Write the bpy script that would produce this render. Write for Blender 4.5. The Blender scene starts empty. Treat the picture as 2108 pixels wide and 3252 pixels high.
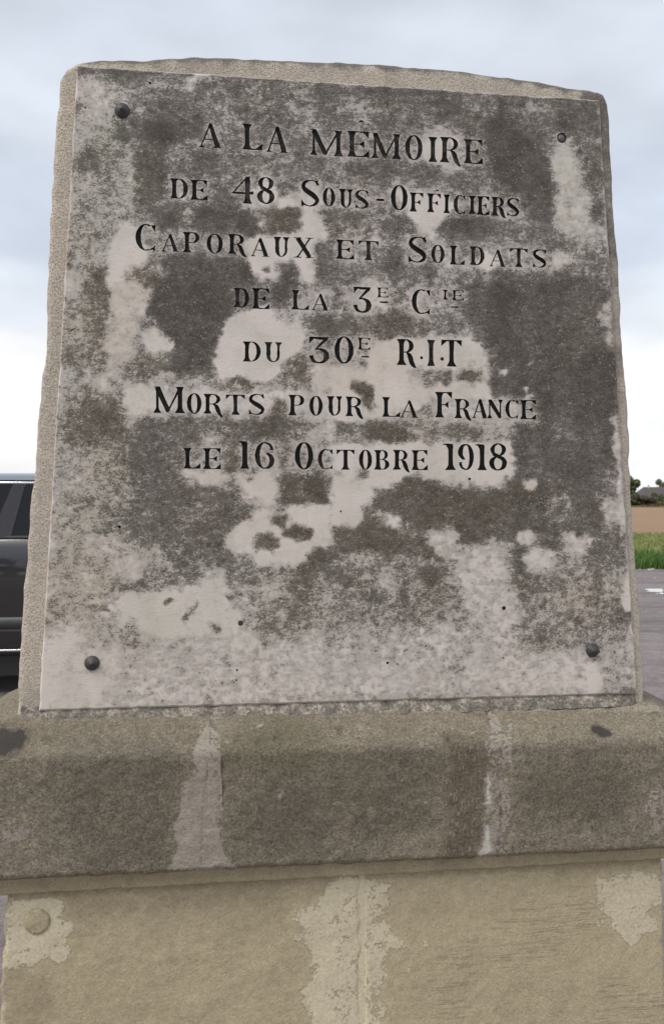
import bpy, bmesh, math, random
import numpy as np
from mathutils import Vector, Matrix, noise
from mathutils.geometry import delaunay_2d_cdt
random.seed(7); RNG = np.random.default_rng(7)
R = math.radians
C = bpy.context.scene.collection
SC = bpy.context.scene

# ------------------------------------------------------------------ camera
EYE = 1.48; FPX = 2527.5; PITCH = math.atan(33 / FPX)
cam = bpy.data.cameras.new('camera'); camo = bpy.data.objects.new('camera', cam); C.objects.link(camo)
camo.location = (0, 0, EYE); camo.rotation_euler = (R(90) - PITCH, 0, 0)
cam.sensor_fit = 'VERTICAL'; cam.sensor_height = 36.0; cam.lens = FPX / 3252 * 36
cam.clip_start = 0.05; cam.clip_end = 9000
cam.dof.use_dof = True; cam.dof.focus_distance = 1.30; cam.dof.aperture_fstop = 16
SC.camera = camo
# ------------------------------------------------------------------ sky
SUN_EL, SUN_AZ = R(52), R(-128)
world = bpy.data.worlds.new("World"); SC.world = world; world.use_nodes = True
wt = world.node_tree; wt.nodes.clear()
def wn(t, **k):
    n = wt.nodes.new(t)
    for a, v in k.items(): setattr(n, a, v)
    return n
wl = wt.links.new
tc = wn('ShaderNodeTexCoord'); sep = wn('ShaderNodeSeparateXYZ'); wl(tc.outputs['Generated'], sep.inputs[0])
sky = wn('ShaderNodeTexSky', sky_type='NISHITA'); sky.sun_disc = False
sky.sun_elevation = SUN_EL; sky.sun_rotation = SUN_AZ; sky.dust_density = 3.0
mp = wn('ShaderNodeMapping'); mp.inputs['Scale'].default_value = (1.0, 1.0, 2.4); mp.inputs['Location'].default_value = (0.35, 0.2, 0.1)
wl(tc.outputs['Generated'], mp.inputs[0])
nz = wn('ShaderNodeTexNoise'); nz.inputs['Scale'].default_value = 2.3; nz.inputs['Detail'].default_value = 5; nz.inputs['Roughness'].default_value = .5
wl(mp.outputs[0], nz.inputs['Vector'])
nz2 = wn('ShaderNodeTexNoise'); nz2.inputs['Scale'].default_value = 6.5; nz2.inputs['Detail'].default_value = 4; nz2.inputs['Roughness'].default_value = .45
wl(mp.outputs[0], nz2.inputs['Vector'])
# elevation wobbled by the cloud noise: the clear white band lies low, grey blue cloud above
m1 = wn('ShaderNodeMath', operation='MULTIPLY_ADD'); wl(nz.outputs['Fac'], m1.inputs[0]); m1.inputs[1].default_value = -0.22; wl(sep.outputs[2], m1.inputs[2])
ramp = wn('ShaderNodeValToRGB'); wl(m1.outputs[0], ramp.inputs[0])
cr = ramp.color_ramp; cr.interpolation = 'EASE'
cr.elements[0].position = 0.0; cr.elements[0].color = (1, 1, 1, 1)
cr.elements[1].position = 1.0; cr.elements[1].color = (.66, .72, .80, 1)
for p, c in ((.065, (1, 1, 1)), (.10, (.83, .88, .95)), (.155, (.66, .72, .82)), (.24, (.65, .71, .81)), (.31, (.72, .77, .85)), (.42, (.67, .725, .81)), (.6, (.66, .72, .82))):
    e = cr.elements.new(p); e.color = c + (1,)
m2 = wn('ShaderNodeMapRange'); wl(nz2.outputs['Fac'], m2.inputs[0]); m2.inputs[1].default_value = .3; m2.inputs[2].default_value = .7
m2.inputs[3].default_value = 9.6; m2.inputs[4].default_value = 11.6
sc = wn('ShaderNodeVectorMath', operation='SCALE'); wl(ramp.outputs[0], sc.inputs[0]); wl(m2.outputs[0], sc.inputs['Scale'])
mixw = wn('ShaderNodeMix', data_type='RGBA'); mixw.inputs[0].default_value = .9
wl(sky.outputs[0], mixw.inputs[6]); wl(sc.outputs[0], mixw.inputs[7])
bg = wn('ShaderNodeBackground'); bg.inputs[1].default_value = 0.1; wl(mixw.outputs[2], bg.inputs[0])
wo = wn('ShaderNodeOutputWorld'); wl(bg.outputs[0], wo.inputs[0])
# ------------------------------------------------------------------ sun (overcast)
sun = bpy.data.lights.new('sun', 'SUN'); sun.energy = 2.3; sun.angle = R(35); sun.color = (1, .95, .89)
suno = bpy.data.objects.new('sun', sun); C.objects.link(suno)
sd = Vector((math.sin(SUN_AZ) * math.cos(SUN_EL), math.cos(SUN_AZ) * math.cos(SUN_EL), math.sin(SUN_EL)))
suno.rotation_euler = sd.to_track_quat('Z', 'Y').to_euler(); suno.location = sd * 20
SC.view_settings.view_transform = 'Standard'; SC.view_settings.look = 'None'
SC.view_settings.gamma = 1; SC.view_settings.use_curve_mapping = False
SC.view_settings.exposure = 0.04

# ------------------------------------------------------------------ helpers
def tag(o, label=None, cat=None, group=None, kind=None):
    if label: o['label'] = label
    if cat: o['category'] = cat
    if group: o['group'] = group
    if kind: o['kind'] = kind
    return o
def empty(name, loc, rz=0, **k):
    o = bpy.data.objects.new(name, None); C.objects.link(o); o.location = loc; o.rotation_euler = (0, 0, rz)
    o.empty_display_size = .2
    return tag(o, **k)
def mesh_obj(name, V, F, mat, parent=None, smooth=False, attrs=None):
    me = bpy.data.meshes.new(name); me.from_pydata([tuple(map(float, v)) for v in V], [], F)
    if smooth: me.polygons.foreach_set('use_smooth', [True] * len(me.polygons))
    if attrs is not None:
        a = me.color_attributes.new('stain', 'FLOAT_COLOR', 'POINT')
        a.data.foreach_set('color', np.asarray(attrs, dtype=np.float32).ravel())
    me.materials.append(mat); me.update()
    o = bpy.data.objects.new(name, me); C.objects.link(o)
    if parent: o.parent = parent
    return o
class MB:
    def __init__(s): s.V = []; s.F = []
    def add(s, V, F):
        n = len(s.V); s.V += [tuple(v) for v in V]; s.F += [tuple(i + n for i in f) for f in F]
    def box(s, a, b, rz=0, c=(0, 0)):
        x0, y0, z0 = a; x1, y1, z1 = b
        V = [(x, y, z) for z in (z0, z1) for x, y in ((x0, y0), (x1, y0), (x1, y1), (x0, y1))]
        s.add(V, [(3, 2, 1, 0), (4, 5, 6, 7), (0, 1, 5, 4), (1, 2, 6, 5), (2, 3, 7, 6), (3, 0, 4, 7)])
    def tube(s, pts, rad, n=8, cap=True):
        pts = [Vector(p) for p in pts]; base = len(s.V); m = len(pts)
        for i, p in enumerate(pts):
            t = (pts[min(i + 1, m - 1)] - pts[max(i - 1, 0)]).normalized()
            a = t.cross(Vector((0, 0, 1)));
            if a.length < .05: a = t.cross(Vector((1, 0, 0)))
            a.normalize(); b = t.cross(a); r = rad[i] if hasattr(rad, '__len__') else rad
            for k in range(n):
                q = p + (a * math.cos(2 * math.pi * k / n) + b * math.sin(2 * math.pi * k / n)) * r
                s.V.append(tuple(q))
        for i in range(m - 1):
            for k in range(n):
                s.F.append((base + i * n + k, base + i * n + (k + 1) % n, base + (i + 1) * n + (k + 1) % n, base + (i + 1) * n + k))
        if cap:
            s.F.append(tuple(base + k for k in range(n))[::-1]); s.F.append(tuple(base + (m - 1) * n + k for k in range(n)))
    def lathe(s, prof, n=24, M=Matrix()):
        base = len(s.V)
        for r, h in prof:
            for k in range(n):
                a = 2 * math.pi * k / n; s.V.append(tuple(M @ Vector((r * math.cos(a), r * math.sin(a), h))))
        for i in range(len(prof) - 1):
            for k in range(n):
                s.F.append((base + i * n + k, base + i * n + (k + 1) % n, base + (i + 1) * n + (k + 1) % n, base + (i + 1) * n + k))
        s.F.append(tuple(base + k for k in range(n))[::-1]); s.F.append(tuple(base + (len(prof) - 1) * n + k for k in range(n)))
    def build(s, name, mat, parent=None, smooth=False, **k): return tag(mesh_obj(name, s.V, s.F, mat, parent, smooth), **k)

# node material helper
class NM:
    def __init__(s, name, rough=.85):
        s.m = bpy.data.materials.new(name); s.m.use_nodes = True; s.t = s.m.node_tree
        s.b = s.t.nodes['Principled BSDF']; s.b.inputs['Roughness'].default_value = rough
        s.tc = s.n('ShaderNodeTexCoord')
        s.P = s.tc.outputs['Object']
    def n(s, t, **k):
        n = s.t.nodes.new(t)
        for a, v in k.items(): setattr(n, a, v)
        return n
    def l(s, a, b): s.t.links.new(a, b)
    def set(s, sock, v):
        if isinstance(v, bpy.types.NodeSocket): s.l(v, sock)
        else: sock.default_value = v
    def noise(s, scale, detail=4, rough=.55, vec=None, dist=0):
        n = s.n('ShaderNodeTexNoise'); n.inputs['Scale'].default_value = scale; n.inputs['Detail'].default_value = detail
        n.inputs['Roughness'].default_value = rough; n.inputs['Distortion'].default_value = dist
        s.l(vec or s.P, n.inputs['Vector']); return n.outputs['Fac']
    def vor(s, scale, vec=None, out='Distance', rnd=1):
        n = s.n('ShaderNodeTexVoronoi'); n.inputs['Scale'].default_value = scale; n.inputs['Randomness'].default_value = rnd
        s.l(vec or s.P, n.inputs['Vector']); return n.outputs[out]
    def mapv(s, scale, rot=(0, 0, 0), loc=(0, 0, 0)):
        n = s.n('ShaderNodeMapping'); n.inputs['Scale'].default_value = scale; n.inputs['Rotation'].default_value = rot; n.inputs['Location'].default_value = loc
        s.l(s.P, n.inputs[0]); return n.outputs[0]
    def math(s, op, a, b=0.0, c=0.0, clamp=False):
        n = s.n('ShaderNodeMath', operation=op); n.use_clamp = clamp
        s.set(n.inputs[0], a); s.set(n.inputs[1], b); s.set(n.inputs[2], c); return n.outputs[0]
    def sm(s, v, a, b, lo=0.0, hi=1.0):
        n = s.n('ShaderNodeMapRange', interpolation_type='SMOOTHSTEP'); s.set(n.inputs[0], v)
        n.inputs[1].default_value = a; n.inputs[2].default_value = b; n.inputs[3].default_value = lo; n.inputs[4].default_value = hi
        return n.outputs[0]
    def lin(s, v, a, b, lo, hi):
        n = s.n('ShaderNodeMapRange'); s.set(n.inputs[0], v)
        n.inputs[1].default_value = a; n.inputs[2].default_value = b; n.inputs[3].default_value = lo; n.inputs[4].default_value = hi
        return n.outputs[0]
    def mix(s, f, a, b, mode='MIX'):
        n = s.n('ShaderNodeMix', data_type='RGBA', blend_type=mode); s.set(n.inputs[0], f)
        for i, v in ((6, a), (7, b)):
            if isinstance(v, tuple): v = v + (1,) if len(v) == 3 else v
            s.set(n.inputs[i], v)
        return n.outputs[2]
    def attr(s):
        a = s.n('ShaderNodeAttribute'); a.attribute_name = 'stain'
        q = s.n('ShaderNodeSeparateColor'); s.l(a.outputs['Color'], q.inputs[0])
        return q.outputs[0], q.outputs[1], q.outputs[2], a.outputs['Alpha']
    def gray(s, v):
        c = s.n('ShaderNodeCombineColor')
        for i in range(3): s.set(c.inputs[i], v)
        return c.outputs[0]
    def col(s, v): s.set(s.b.inputs['Base Color'], v if not isinstance(v, tuple) else v + (1,)); return s
    def rough(s, v): s.set(s.b.inputs['Roughness'], v); return s
    def bump(s, h, dist=.001, strength=1.0, prev=None):
        n = s.n('ShaderNodeBump'); n.inputs['Distance'].default_value = dist; n.inputs['Strength'].default_value = strength
        s.l(h, n.inputs['Height'])
        if prev: s.l(prev, n.inputs['Normal'])
        s.l(n.outputs[0], s.b.inputs['Normal']); return n.outputs[0]
def plain(name, col, rough=.5, metal=0.0, var=.12, scale=20, spec=None):
    k = NM(name, rough); n = k.noise(scale, 3)
    f = k.lin(n, .25, .75, 1 - var, 1 + var)
    k.col(k.mix(1.0, col, k.gray(f), 'MULTIPLY')); k.b.inputs['Metallic'].default_value = metal
    if spec is not None: k.b.inputs['Specular IOR Level'].default_value = spec
    return k.m

# ------------------------------------------------------------------ the memorial's frame
YAW = R(7.3); DIST = 1.30
cy, sy_ = math.cos(YAW), math.sin(YAW); cp, sp = math.cos(PITCH), math.sin(PITCH)
def loc(x, y, w=0.0):
    """surveyed point (photo sheet units) on the memorial's vertical plane at depth w -> local (u, z)"""
    dx, dz = (x - 1054) / FPX, (1626 - y) / FPX
    d = (dx, cp + dz * sp, -sp + dz * cp)
    nx, ny = -sy_, cy                      # inward normal
    p0 = (-w * sy_, DIST + w * cy)
    t = (p0[0] * nx + p0[1] * ny) / (d[0] * nx + d[1] * ny)
    X, Y, Z = d[0] * t, d[1] * t, EYE + d[2] * t
    return ((X - p0[0]) * cy + (Y - p0[1]) * sy_, Z)
def sheet(u, w, z):
    X = u * cy - w * sy_; Y = DIST + u * sy_ + w * cy; Z = z - EYE
    f = Y * cp - Z * sp; v = Y * sp + Z * cp
    return 1054 + FPX * X / f, 1626 - FPX * v / f

# ------------------------------------------------------------------ stain survey: patches drawn over the stone, channels
# (dark lichen, brown, green, light patch)
CELL = 5; NX, NY = 2108 // CELL + 24, 3252 // CELL + 24; OX, OY = -50, -20
gx = OX + CELL * (np.arange(NX) + .5); gy = OY + CELL * (np.arange(NY) + .5); GX, GY = np.meshgrid(gx, gy)
FIELD = np.zeros((NY, NX, 4)); FIELD[..., 0] = .45
def blur(a, s):
    if s < .4: return a
    r = int(3 * s) + 1; k = np.exp(-.5 * (np.arange(-r, r + 1) / s) ** 2); k /= k.sum()
    p = np.pad(a, r, mode='edge')
    q = sum(k[i] * p[i:i + a.shape[0], :] for i in range(2 * r + 1))
    return sum(k[i] * q[:, i:i + a.shape[1]] for i in range(2 * r + 1))
T8 = dict(A=(100, 150), B=(1054, 150), C=(100, 900), D=(1054, 900), E=(0, 1600), F=(1054, 1600), G=(0, 2300), H=(1054, 2300))
def blend(mask, vals, alpha, sl):
    for c, v in enumerate(vals):
        if v is None: continue
        FIELD[sl][..., c] = FIELD[sl][..., c] * (1 - mask * alpha) + v * mask * alpha
def window(xs, ys, pad):
    i0 = max(0, int((min(xs) - pad - OX) / CELL)); i1 = min(NX, int((max(xs) + pad - OX) / CELL) + 2)
    j0 = max(0, int((min(ys) - pad - OY) / CELL)); j1 = min(NY, int((max(ys) + pad - OY) / CELL) + 2)
    return (slice(j0, j1), slice(i0, i1))
def P(tile, pts, d=None, br=None, gr=None, li=None, a=1.0, soft=12):
    ox, oy = T8[tile]; q = [(ox + x / 1.4639, oy + y / 1.4639) for x, y in pts]
    sl = window([p[0] for p in q], [p[1] for p in q], 4 * soft + 10); X, Y = GX[sl], GY[sl]
    ins = np.zeros(X.shape, bool)
    for i in range(len(q)):
        (x0, y0), (x1, y1) = q[i], q[i - 1]
        if y0 == y1: continue
        ins ^= ((Y > y0) != (Y > y1)) & (X < (x1 - x0) * (Y - y0) / (y1 - y0) + x0)
    blend(blur(ins.astype(float), soft / CELL), (d, br, gr, li), a, sl)
def B(tile, x0, y0, x1, y1, d=None, br=None, gr=None, li=None, a=1.0, soft=14):
    """rounded blotch"""
    cx, cz, rx, rz = (x0 + x1) / 2, (y0 + y1) / 2, (x1 - x0) / 2, (y1 - y0) / 2
    pts = []
    for k in range(20):
        t = 2 * math.pi * k / 20; e = 1.0
        c, s = math.cos(t), math.sin(t); j = 1 + .13 * math.sin(3 * t + x0) + .08 * math.sin(5 * t + y0)
        pts.append((cx + rx * j * math.copysign(abs(c) ** e, c), cz + rz * j * math.copysign(abs(s) ** e, s)))
    P(tile, pts, d, br, gr, li, a, soft)
#STAINS
# --- plaque, upper left
B('A', 170, 80, 560, 1100, .42, .2, .25, soft=30)
B('A', 215, 110, 420, 420, .22, 0, .3, soft=22)
B('A', 440, 130, 780, 340, .38, 0, .1, soft=26)
P('A', [(210, 82), (620, 105), (600, 135), (450, 150), (380, 150), (320, 135), (215, 118)], .72, soft=8)
B('A', 340, 105, 420, 145, .85)
B('A', 760, 110, 1100, 330, .5, soft=20); B('A', 780, 150, 850, 210, .8, soft=8); B('A', 860, 230, 950, 290, .35)
B('A', 620, 190, 740, 250, .62)
P('A', [(760, 110), (800, 115), (790, 150), (740, 190), (700, 175)], .12, soft=8)
B('A', 480, 330, 800, 450, .86, .1, soft=18); B('A', 560, 230, 760, 330, .55)
B('A', 460, 480, 620, 760, .70, .5, soft=18)
B('A', 300, 370, 380, 700, .3, .5, .5, soft=12)
B('A', 375, 450, 455, 800, .38, 0, .6, soft=12)
B('A', 440, 440, 480, 800, .22, .4, .3, soft=7)
P('A', [(385, 330), (440, 330), (450, 440), (400, 455), (385, 400)], .85, 0, .5, soft=6)
B('A', 200, 465, 330, 600, .78, .5, soft=12); B('A', 195, 300, 260, 470, .25, 0, .4)
B('A', 200, 130, 235, 270, .25); B('A', 200, 270, 215, 340, .8, soft=5)
B('A', 190, 600, 300, 700, .35, 0, .4); B('A', 210, 690, 300, 780, .70, soft=12); B('A', 250, 560, 420, 700, .45, .3, .2, soft=16)
B('A', 180, 820, 350, 1000, .42, .2, .3); B('A', 230, 850, 330, 920, .62)
B('A', 180, 990, 240, 1244, .42, 0, .5, soft=10)
B('A', 210, 1010, 390, 1240, .72, .7, .1, soft=16)
B('A', 640, 460, 760, 560, .25, a=.7); B('A', 740, 470, 900, 600, .8, soft=16)
B('A', 880, 480, 1280, 620, .45, soft=20); B('A', 1000, 120, 1290, 330, .42, soft=20)
B('A', 1180, 240, 1330, 400, .3); B('A', 1290, 170, 1440, 230, .8, soft=10); B('A', 1420, 200, 1543, 320, .25)
B('A', 1340, 320, 1543, 370, .45); B('A', 560, 560, 860, 640, .55); B('A', 490, 610, 620, 700, .65)
B('A', 780, 640, 960, 720, .62)
P('A', [(600, 740), (700, 720), (760, 740), (900, 730), (1010, 740), (1060, 830), (1240, 760), (1250, 830), (1090, 880), (900, 880), (740, 850), (600, 850), (560, 800)], .9, .2, 0, soft=12)
P('A', [(1090, 750), (1240, 745), (1250, 800), (1200, 870), (1110, 880), (1080, 830)], .82, .7, soft=8)
B('A', 690, 720, 760, 850, .35, soft=8, a=.8); B('A', 1040, 780, 1110, 850, .25, .5, soft=8)
P('A', [(1120, 700), (1270, 690), (1240, 745), (1160, 740)], .05, soft=8); B('A', 1050, 590, 1140, 730, .15, soft=8); B('A', 980, 690, 1060, 760, .15, soft=8)
P('A', [(1255, 750), (1300, 720), (1340, 780), (1380, 860), (1390, 920), (1310, 930), (1240, 860)], .02, soft=8)
B('A', 1250, 630, 1370, 750, .15, soft=10); B('A', 1380, 740, 1543, 860, .5); B('A', 1380, 620, 1543, 740, .45)
P('A', [(390, 850), (440, 815), (480, 830), (490, 920), (560, 960), (510, 1020), (480, 1090), (440, 1200), (440, 1244), (370, 1244), (385, 1180), (350, 1090), (360, 1000), (345, 940), (400, 900)], .0, 0, 0, soft=7)
P('A', [(520, 1150), (590, 1090), (580, 1160), (530, 1244), (440, 1244), (470, 1190)], .03, .2, soft=8)
B('A', 430, 1030, 600, 1160, .72, .8, soft=14)
P('A', [(1000, 890), (1130, 870), (1300, 870), (1330, 990), (1310, 1090), (1260, 1100), (1230, 1010), (1150, 1010), (1150, 1090), (1050, 1095), (1010, 1030), (1030, 980), (960, 960)], .03, soft=7)
B('A', 1080, 1010, 1105, 1050, .85, .6, soft=4); B('A', 1140, 1000, 1245, 1110, .9, soft=10)
B('A', 560, 880, 800, 960, .55); B('A', 690, 940, 1010, 1000, .72)
P('A', [(610, 980), (700, 960), (990, 980), (1020, 1060), (1080, 1110), (1200, 1090), (1290, 1110), (1240, 1160), (1120, 1200), (940, 1244), (590, 1244), (580, 1100), (640, 1040)], .92, .1, soft=10)
B('A', 1310, 900, 1420, 1100, .6, soft=12); B('A', 1280, 1110, 1400, 1200, .3, soft=12)
# --- plaque, upper right
B('B', 0, 165, 1250, 260, .62, soft=14); B('B', 60, 250, 260, 330, .3); B('B', 120, 190, 210, 220, .8, soft=8)
B('B', 260, 280, 560, 380, .45, soft=18); B('B', 480, 240, 600, 330, .8, soft=12); B('B', 300, 370, 560, 400, .4)
B('B', 600, 240, 760, 330, .38); B('B', 760, 230, 800, 290, .95, soft=5); B('B', 640, 280, 740, 420, .4)
P('B', [(740, 330), (800, 290), (880, 370), (1010, 500), (1020, 620), (1040, 760), (1030, 870), (940, 830), (900, 700), (780, 640), (720, 500), (700, 420)], .92, 0, soft=16)
B('B', 880, 250, 1040, 330, .3, .1); B('B', 880, 330, 1000, 400, .5); B('B', 1030, 260, 1240, 400, .62, soft=16); B('B', 1040, 320, 1110, 390, .85, soft=10)
B('B', 390, 370, 640, 500, .15, soft=16); P('B', [(410, 440), (520, 440), (540, 540), (620, 560), (600, 590), (530, 560), (430, 550)], .04, soft=7)
B('B', 60, 500, 350, 600, .6, soft=16); B('B', 340, 540, 520, 640, .72, soft=14); B('B', 80, 530, 130, 600, .8, soft=10); B('B', 540, 590, 760, 680, .55)
P('B', [(1030, 440), (1060, 420), (1120, 440), (1130, 520), (1190, 560), (1210, 700), (1190, 740), (1240, 860), (1200, 960), (1110, 960), (1040, 860), (1020, 760), (1040, 640), (1020, 520)], .16, .15, .45, soft=12)
B('B', 1030, 470, 1110, 620, .1, 0, .9, soft=12)
B('B', 1180, 480, 1265, 720, .55, .1, .1, soft=14); B('B', 1200, 720, 1260, 820, .85, soft=10); B('B', 1200, 560, 1250, 620, .8, soft=8)
P('B', [(1250, 240), (1262, 240), (1300, 1244), (1280, 1244)], .12, soft=5)
P('B', [(240, 650), (400, 680), (520, 690), (560, 750), (500, 800), (490, 890), (440, 890), (400, 830), (340, 780), (360, 740)], .02, soft=7)
B('B', 0, 770, 260, 860, .5); B('B', 230, 800, 350, 860, .78, soft=10); B('B', 100, 750, 180, 780, .75, soft=7)
B('B', 490, 780, 760, 880, .9, soft=10); B('B', 740, 800, 1030, 900, .72, soft=14); B('B', 860, 680, 1020, 790, .7)
B('B', 520, 880, 760, 960, .62); B('B', 130, 880, 240, 920, .25); B('B', 0, 860, 130, 960, .4)
P('B', [(690, 950), (750, 950), (800, 1020), (720, 1040), (690, 1000)], .08, soft=7)
B('B', 860, 880, 1200, 950, .68); B('B', 1000, 950, 1110, 1040, .1, .1, soft=10); B('B', 1110, 960, 1290, 1060, .5)
B('B', 220, 930, 350, 1080, .88, soft=12); B('B', 350, 1000, 520, 1100, .6); B('B', 520, 1020, 660, 1100, .45)
B('B', 0, 1000, 130, 1110, .62); B('B', 100, 1080, 260, 1244, .12, soft=12); B('B', 350, 1110, 460, 1244, .3); B('B', 470, 1100, 650, 1244, .5)
P('B', [(700, 1080), (900, 1060), (1120, 1060), (1270, 1100), (1300, 1244), (640, 1244), (660, 1130)], .86, .1, soft=18)
# --- plaque, middle left
B('C', 110, 60, 200, 1170, .45, .1, .45, soft=14)
B('C', 180, 40, 380, 360, .66, .8, soft=18); B('C', 130, 230, 260, 420, .68, .4, .2, soft=14)
P('C', [(370, 0), (590, 0), (550, 120), (480, 150), (500, 200), (460, 330), (420, 380), (400, 440), (340, 420), (330, 300), (370, 200), (390, 120)], .12, .45, .1, soft=10)
B('C', 290, 430, 360, 540, .12, .3, soft=10)
P('C', [(590, 0), (920, 0), (940, 110), (880, 200), (870, 290), (840, 400), (760, 410), (640, 440), (600, 430), (660, 330), (650, 250), (590, 200), (540, 130)], .96, .1, soft=8)
P('C', [(510, 230), (580, 210), (610, 250), (655, 265), (640, 320), (560, 350), (520, 310)], .0, soft=6)
B('C', 420, 330, 640, 450, .62, .7, soft=14)
P('C', [(880, 220), (960, 130), (1080, 112), (1180, 130), (1260, 190), (1270, 320), (1190, 350), (1150, 430), (1040, 470), (960, 440), (870, 430), (850, 350), (870, 280)], .0, 0, 0, soft=6)
B('C', 1110, 110, 1290, 190, .3); B('C', 1280, 120, 1430, 260, .7, .2, soft=14)
B('C', 1180, 340, 1310, 470, .58, .8, soft=12)
P('C', [(1300, 380), (1543, 370), (1543, 500), (1440, 520), (1300, 500)], .06, soft=10); B('C', 1490, 430, 1543, 510, .7, .8, soft=8)
P('C', [(640, 400), (680, 430), (870, 440), (950, 500), (900, 530), (600, 480), (560, 470)], .3, .2, soft=8)
B('C', 880, 450, 1045, 530, .85, .7, soft=7); B('C', 940, 470, 980, 500, .1, soft=4)
P('C', [(430, 480), (560, 455), (580, 540), (550, 600), (500, 650), (470, 700), (440, 650), (410, 560)], .02, soft=7)
P('C', [(560, 500), (1543, 500), (1543, 640), (1200, 630), (900, 640), (560, 620)], .14, .1, soft=12)
B('C', 1120, 540, 1200, 620, .75, .7, soft=8)
P('C', [(560, 630), (760, 610), (1000, 620), (1130, 600), (1290, 620), (1290, 690), (1100, 730), (860, 760), (700, 740), (560, 700)], .68, .3, soft=14)
B('C', 950, 640, 1130, 730, .82, .4, soft=10); B('C', 1410, 650, 1480, 690, .75, .5, soft=7); B('C', 1180, 700, 1500, 790, .42, .3)
B('C', 1290, 640, 1420, 720, .2)
B('C', 120, 540, 440, 770, .80, .6, 0, soft=20); B('C', 130, 450, 300, 560, .6, .3, .1)
B('C', 230, 760, 480, 1000, .52, .8, .1, soft=22); B('C', 330, 560, 440, 640, .8, .9)
P('C', [(500, 620), (700, 700), (740, 760), (700, 850), (620, 920), (480, 900), (470, 780), (480, 690)], .74, .1, soft=14)
P('C', [(690, 860), (900, 870), (1150, 870), (1160, 920), (1140, 1010), (1060, 1080), (980, 1050), (940, 960), (830, 950), (700, 910)], .02, soft=8)
B('C', 770, 680, 870, 760, .12); B('C', 880, 760, 970, 900, .58, .4, soft=10); B('C', 1120, 770, 1230, 900, .45, .3)
B('C', 600, 760, 720, 870, .55, .3); B('C', 1010, 895, 1045, 925, .75, .3, soft=4); B('C', 890, 910, 980, 990, .6, .3)
P('C', [(480, 900), (680, 920), (860, 960), (1000, 1010), (1080, 1040), (1010, 1130), (960, 1171), (480, 1171)], .72, .2, soft=16)
B('C', 120, 960, 500, 1170, .48, .4, .2, soft=22)
P('C', [(1150, 920), (1200, 890), (1340, 900), (1380, 950), (1370, 1020), (1240, 1025), (1160, 1015)], .88, .7, soft=7)
B('C', 1100, 1060, 1210, 1140, .82, .8, soft=7)
# --- plaque, middle right
B('D', 0, 140, 420, 260, .68, .2, soft=14); B('D', 240, 160, 380, 230, .75, .3); B('D', 100, 110, 200, 160, .08); B('D', 410, 120, 700, 240, .48, soft=14)
B('D', 0, 250, 180, 390, .35, soft=12)
P('D', [(180, 260), (420, 250), (640, 250), (720, 310), (725, 430), (750, 510), (740, 560), (480, 540), (330, 600), (190, 640), (0, 640), (0, 380), (170, 390)], .03, .12, 0, soft=7)
P('D', [(80, 450), (190, 470), (190, 530), (190, 600), (150, 560), (100, 500)], .8, .7, soft=6)
B('D', 360, 390, 560, 470, .5, .1, soft=10); B('D', 500, 445, 545, 490, .9, .2, soft=5); B('D', 590, 390, 700, 460, .82, .8, soft=8)
P('D', [(480, 540), (740, 540), (950, 560), (950, 640), (720, 700), (480, 640)], .22, .1, soft=10)
P('D', [(640, 0), (1300, 0), (1330, 400), (1320, 600), (1340, 700), (1350, 900), (1200, 1000), (1000, 900), (840, 900), (840, 760), (860, 680), (960, 640), (930, 540), (760, 510), (740, 420), (730, 300), (700, 230), (620, 150)], .88, .08, 0, soft=12)
B('D', 1060, 60, 1220, 380, .7, .35, a=.7, soft=22); B('D', 960, 600, 1120, 860, .7, a=.7, soft=24); B('D', 1160, 260, 1330, 620, 1.0, soft=24)
P('D', [(1230, 120), (1300, 60), (1320, 330), (1270, 270)], .22, .1, .1, soft=9)
B('D', 780, 385, 825, 425, .0, soft=4); B('D', 900, 355, 945, 378, .0, soft=4); B('D', 875, 470, 905, 510, .0, soft=4); B('D', 870, 510, 930, 540, .05, soft=5); B('D', 925, 220, 950, 245, .2, soft=4)
B('D', 1180, 400, 1250, 470, .6, a=.5)
P('D', [(140, 655), (220, 640), (300, 650), (370, 700), (340, 740), (260, 745), (160, 720)], .92, .8, soft=7)
P('D', [(370, 640), (480, 650), (480, 720), (380, 740)], .25, .3); B('D', 480, 640, 700, 720, .5, .4, soft=12)
P('D', [(0, 740), (180, 740), (440, 740), (820, 740), (840, 830), (830, 880), (780, 950), (700, 940), (500, 930), (400, 890), (250, 960), (0, 930)], .03, .05, soft=8)
B('D', 120, 870, 180, 900, .7, .6, soft=5); B('D', 0, 870, 120, 910, .3, .4)
P('D', [(250, 970), (380, 900), (470, 920), (540, 950), (780, 965), (840, 900), (1000, 900), (1250, 1020), (1240, 1171), (380, 1171), (330, 1080), (270, 1050), (160, 1060), (200, 1010)], .86, .55, soft=10)
P('D', [(0, 915), (170, 930), (190, 1000), (130, 1060), (150, 1110), (100, 1140), (0, 1160)], .0, .1, soft=6)
P('D', [(200, 1060), (330, 1080), (300, 1130), (180, 1120), (170, 1080)], .05, .1, soft=6); B('D', 130, 1080, 260, 1171, .75, .8, a=.8, soft=8)
B('D', 890, 905, 965, 965, .02, soft=4); B('D', 1010, 975, 1120, 1060, .28, soft=9); B('D', 1240, 990, 1330, 1120, .12, soft=10); B('D', 1250, 840, 1340, 960, .4, soft=14)
B('D', 520, 1030, 600, 1090, .3, .3, soft=9); B('D', 940, 1060, 1000, 1100, .3, soft=8)
P('D', [(1300, 640), (1330, 600), (1362, 1171), (1335, 1171)], .08, soft=5)
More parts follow.
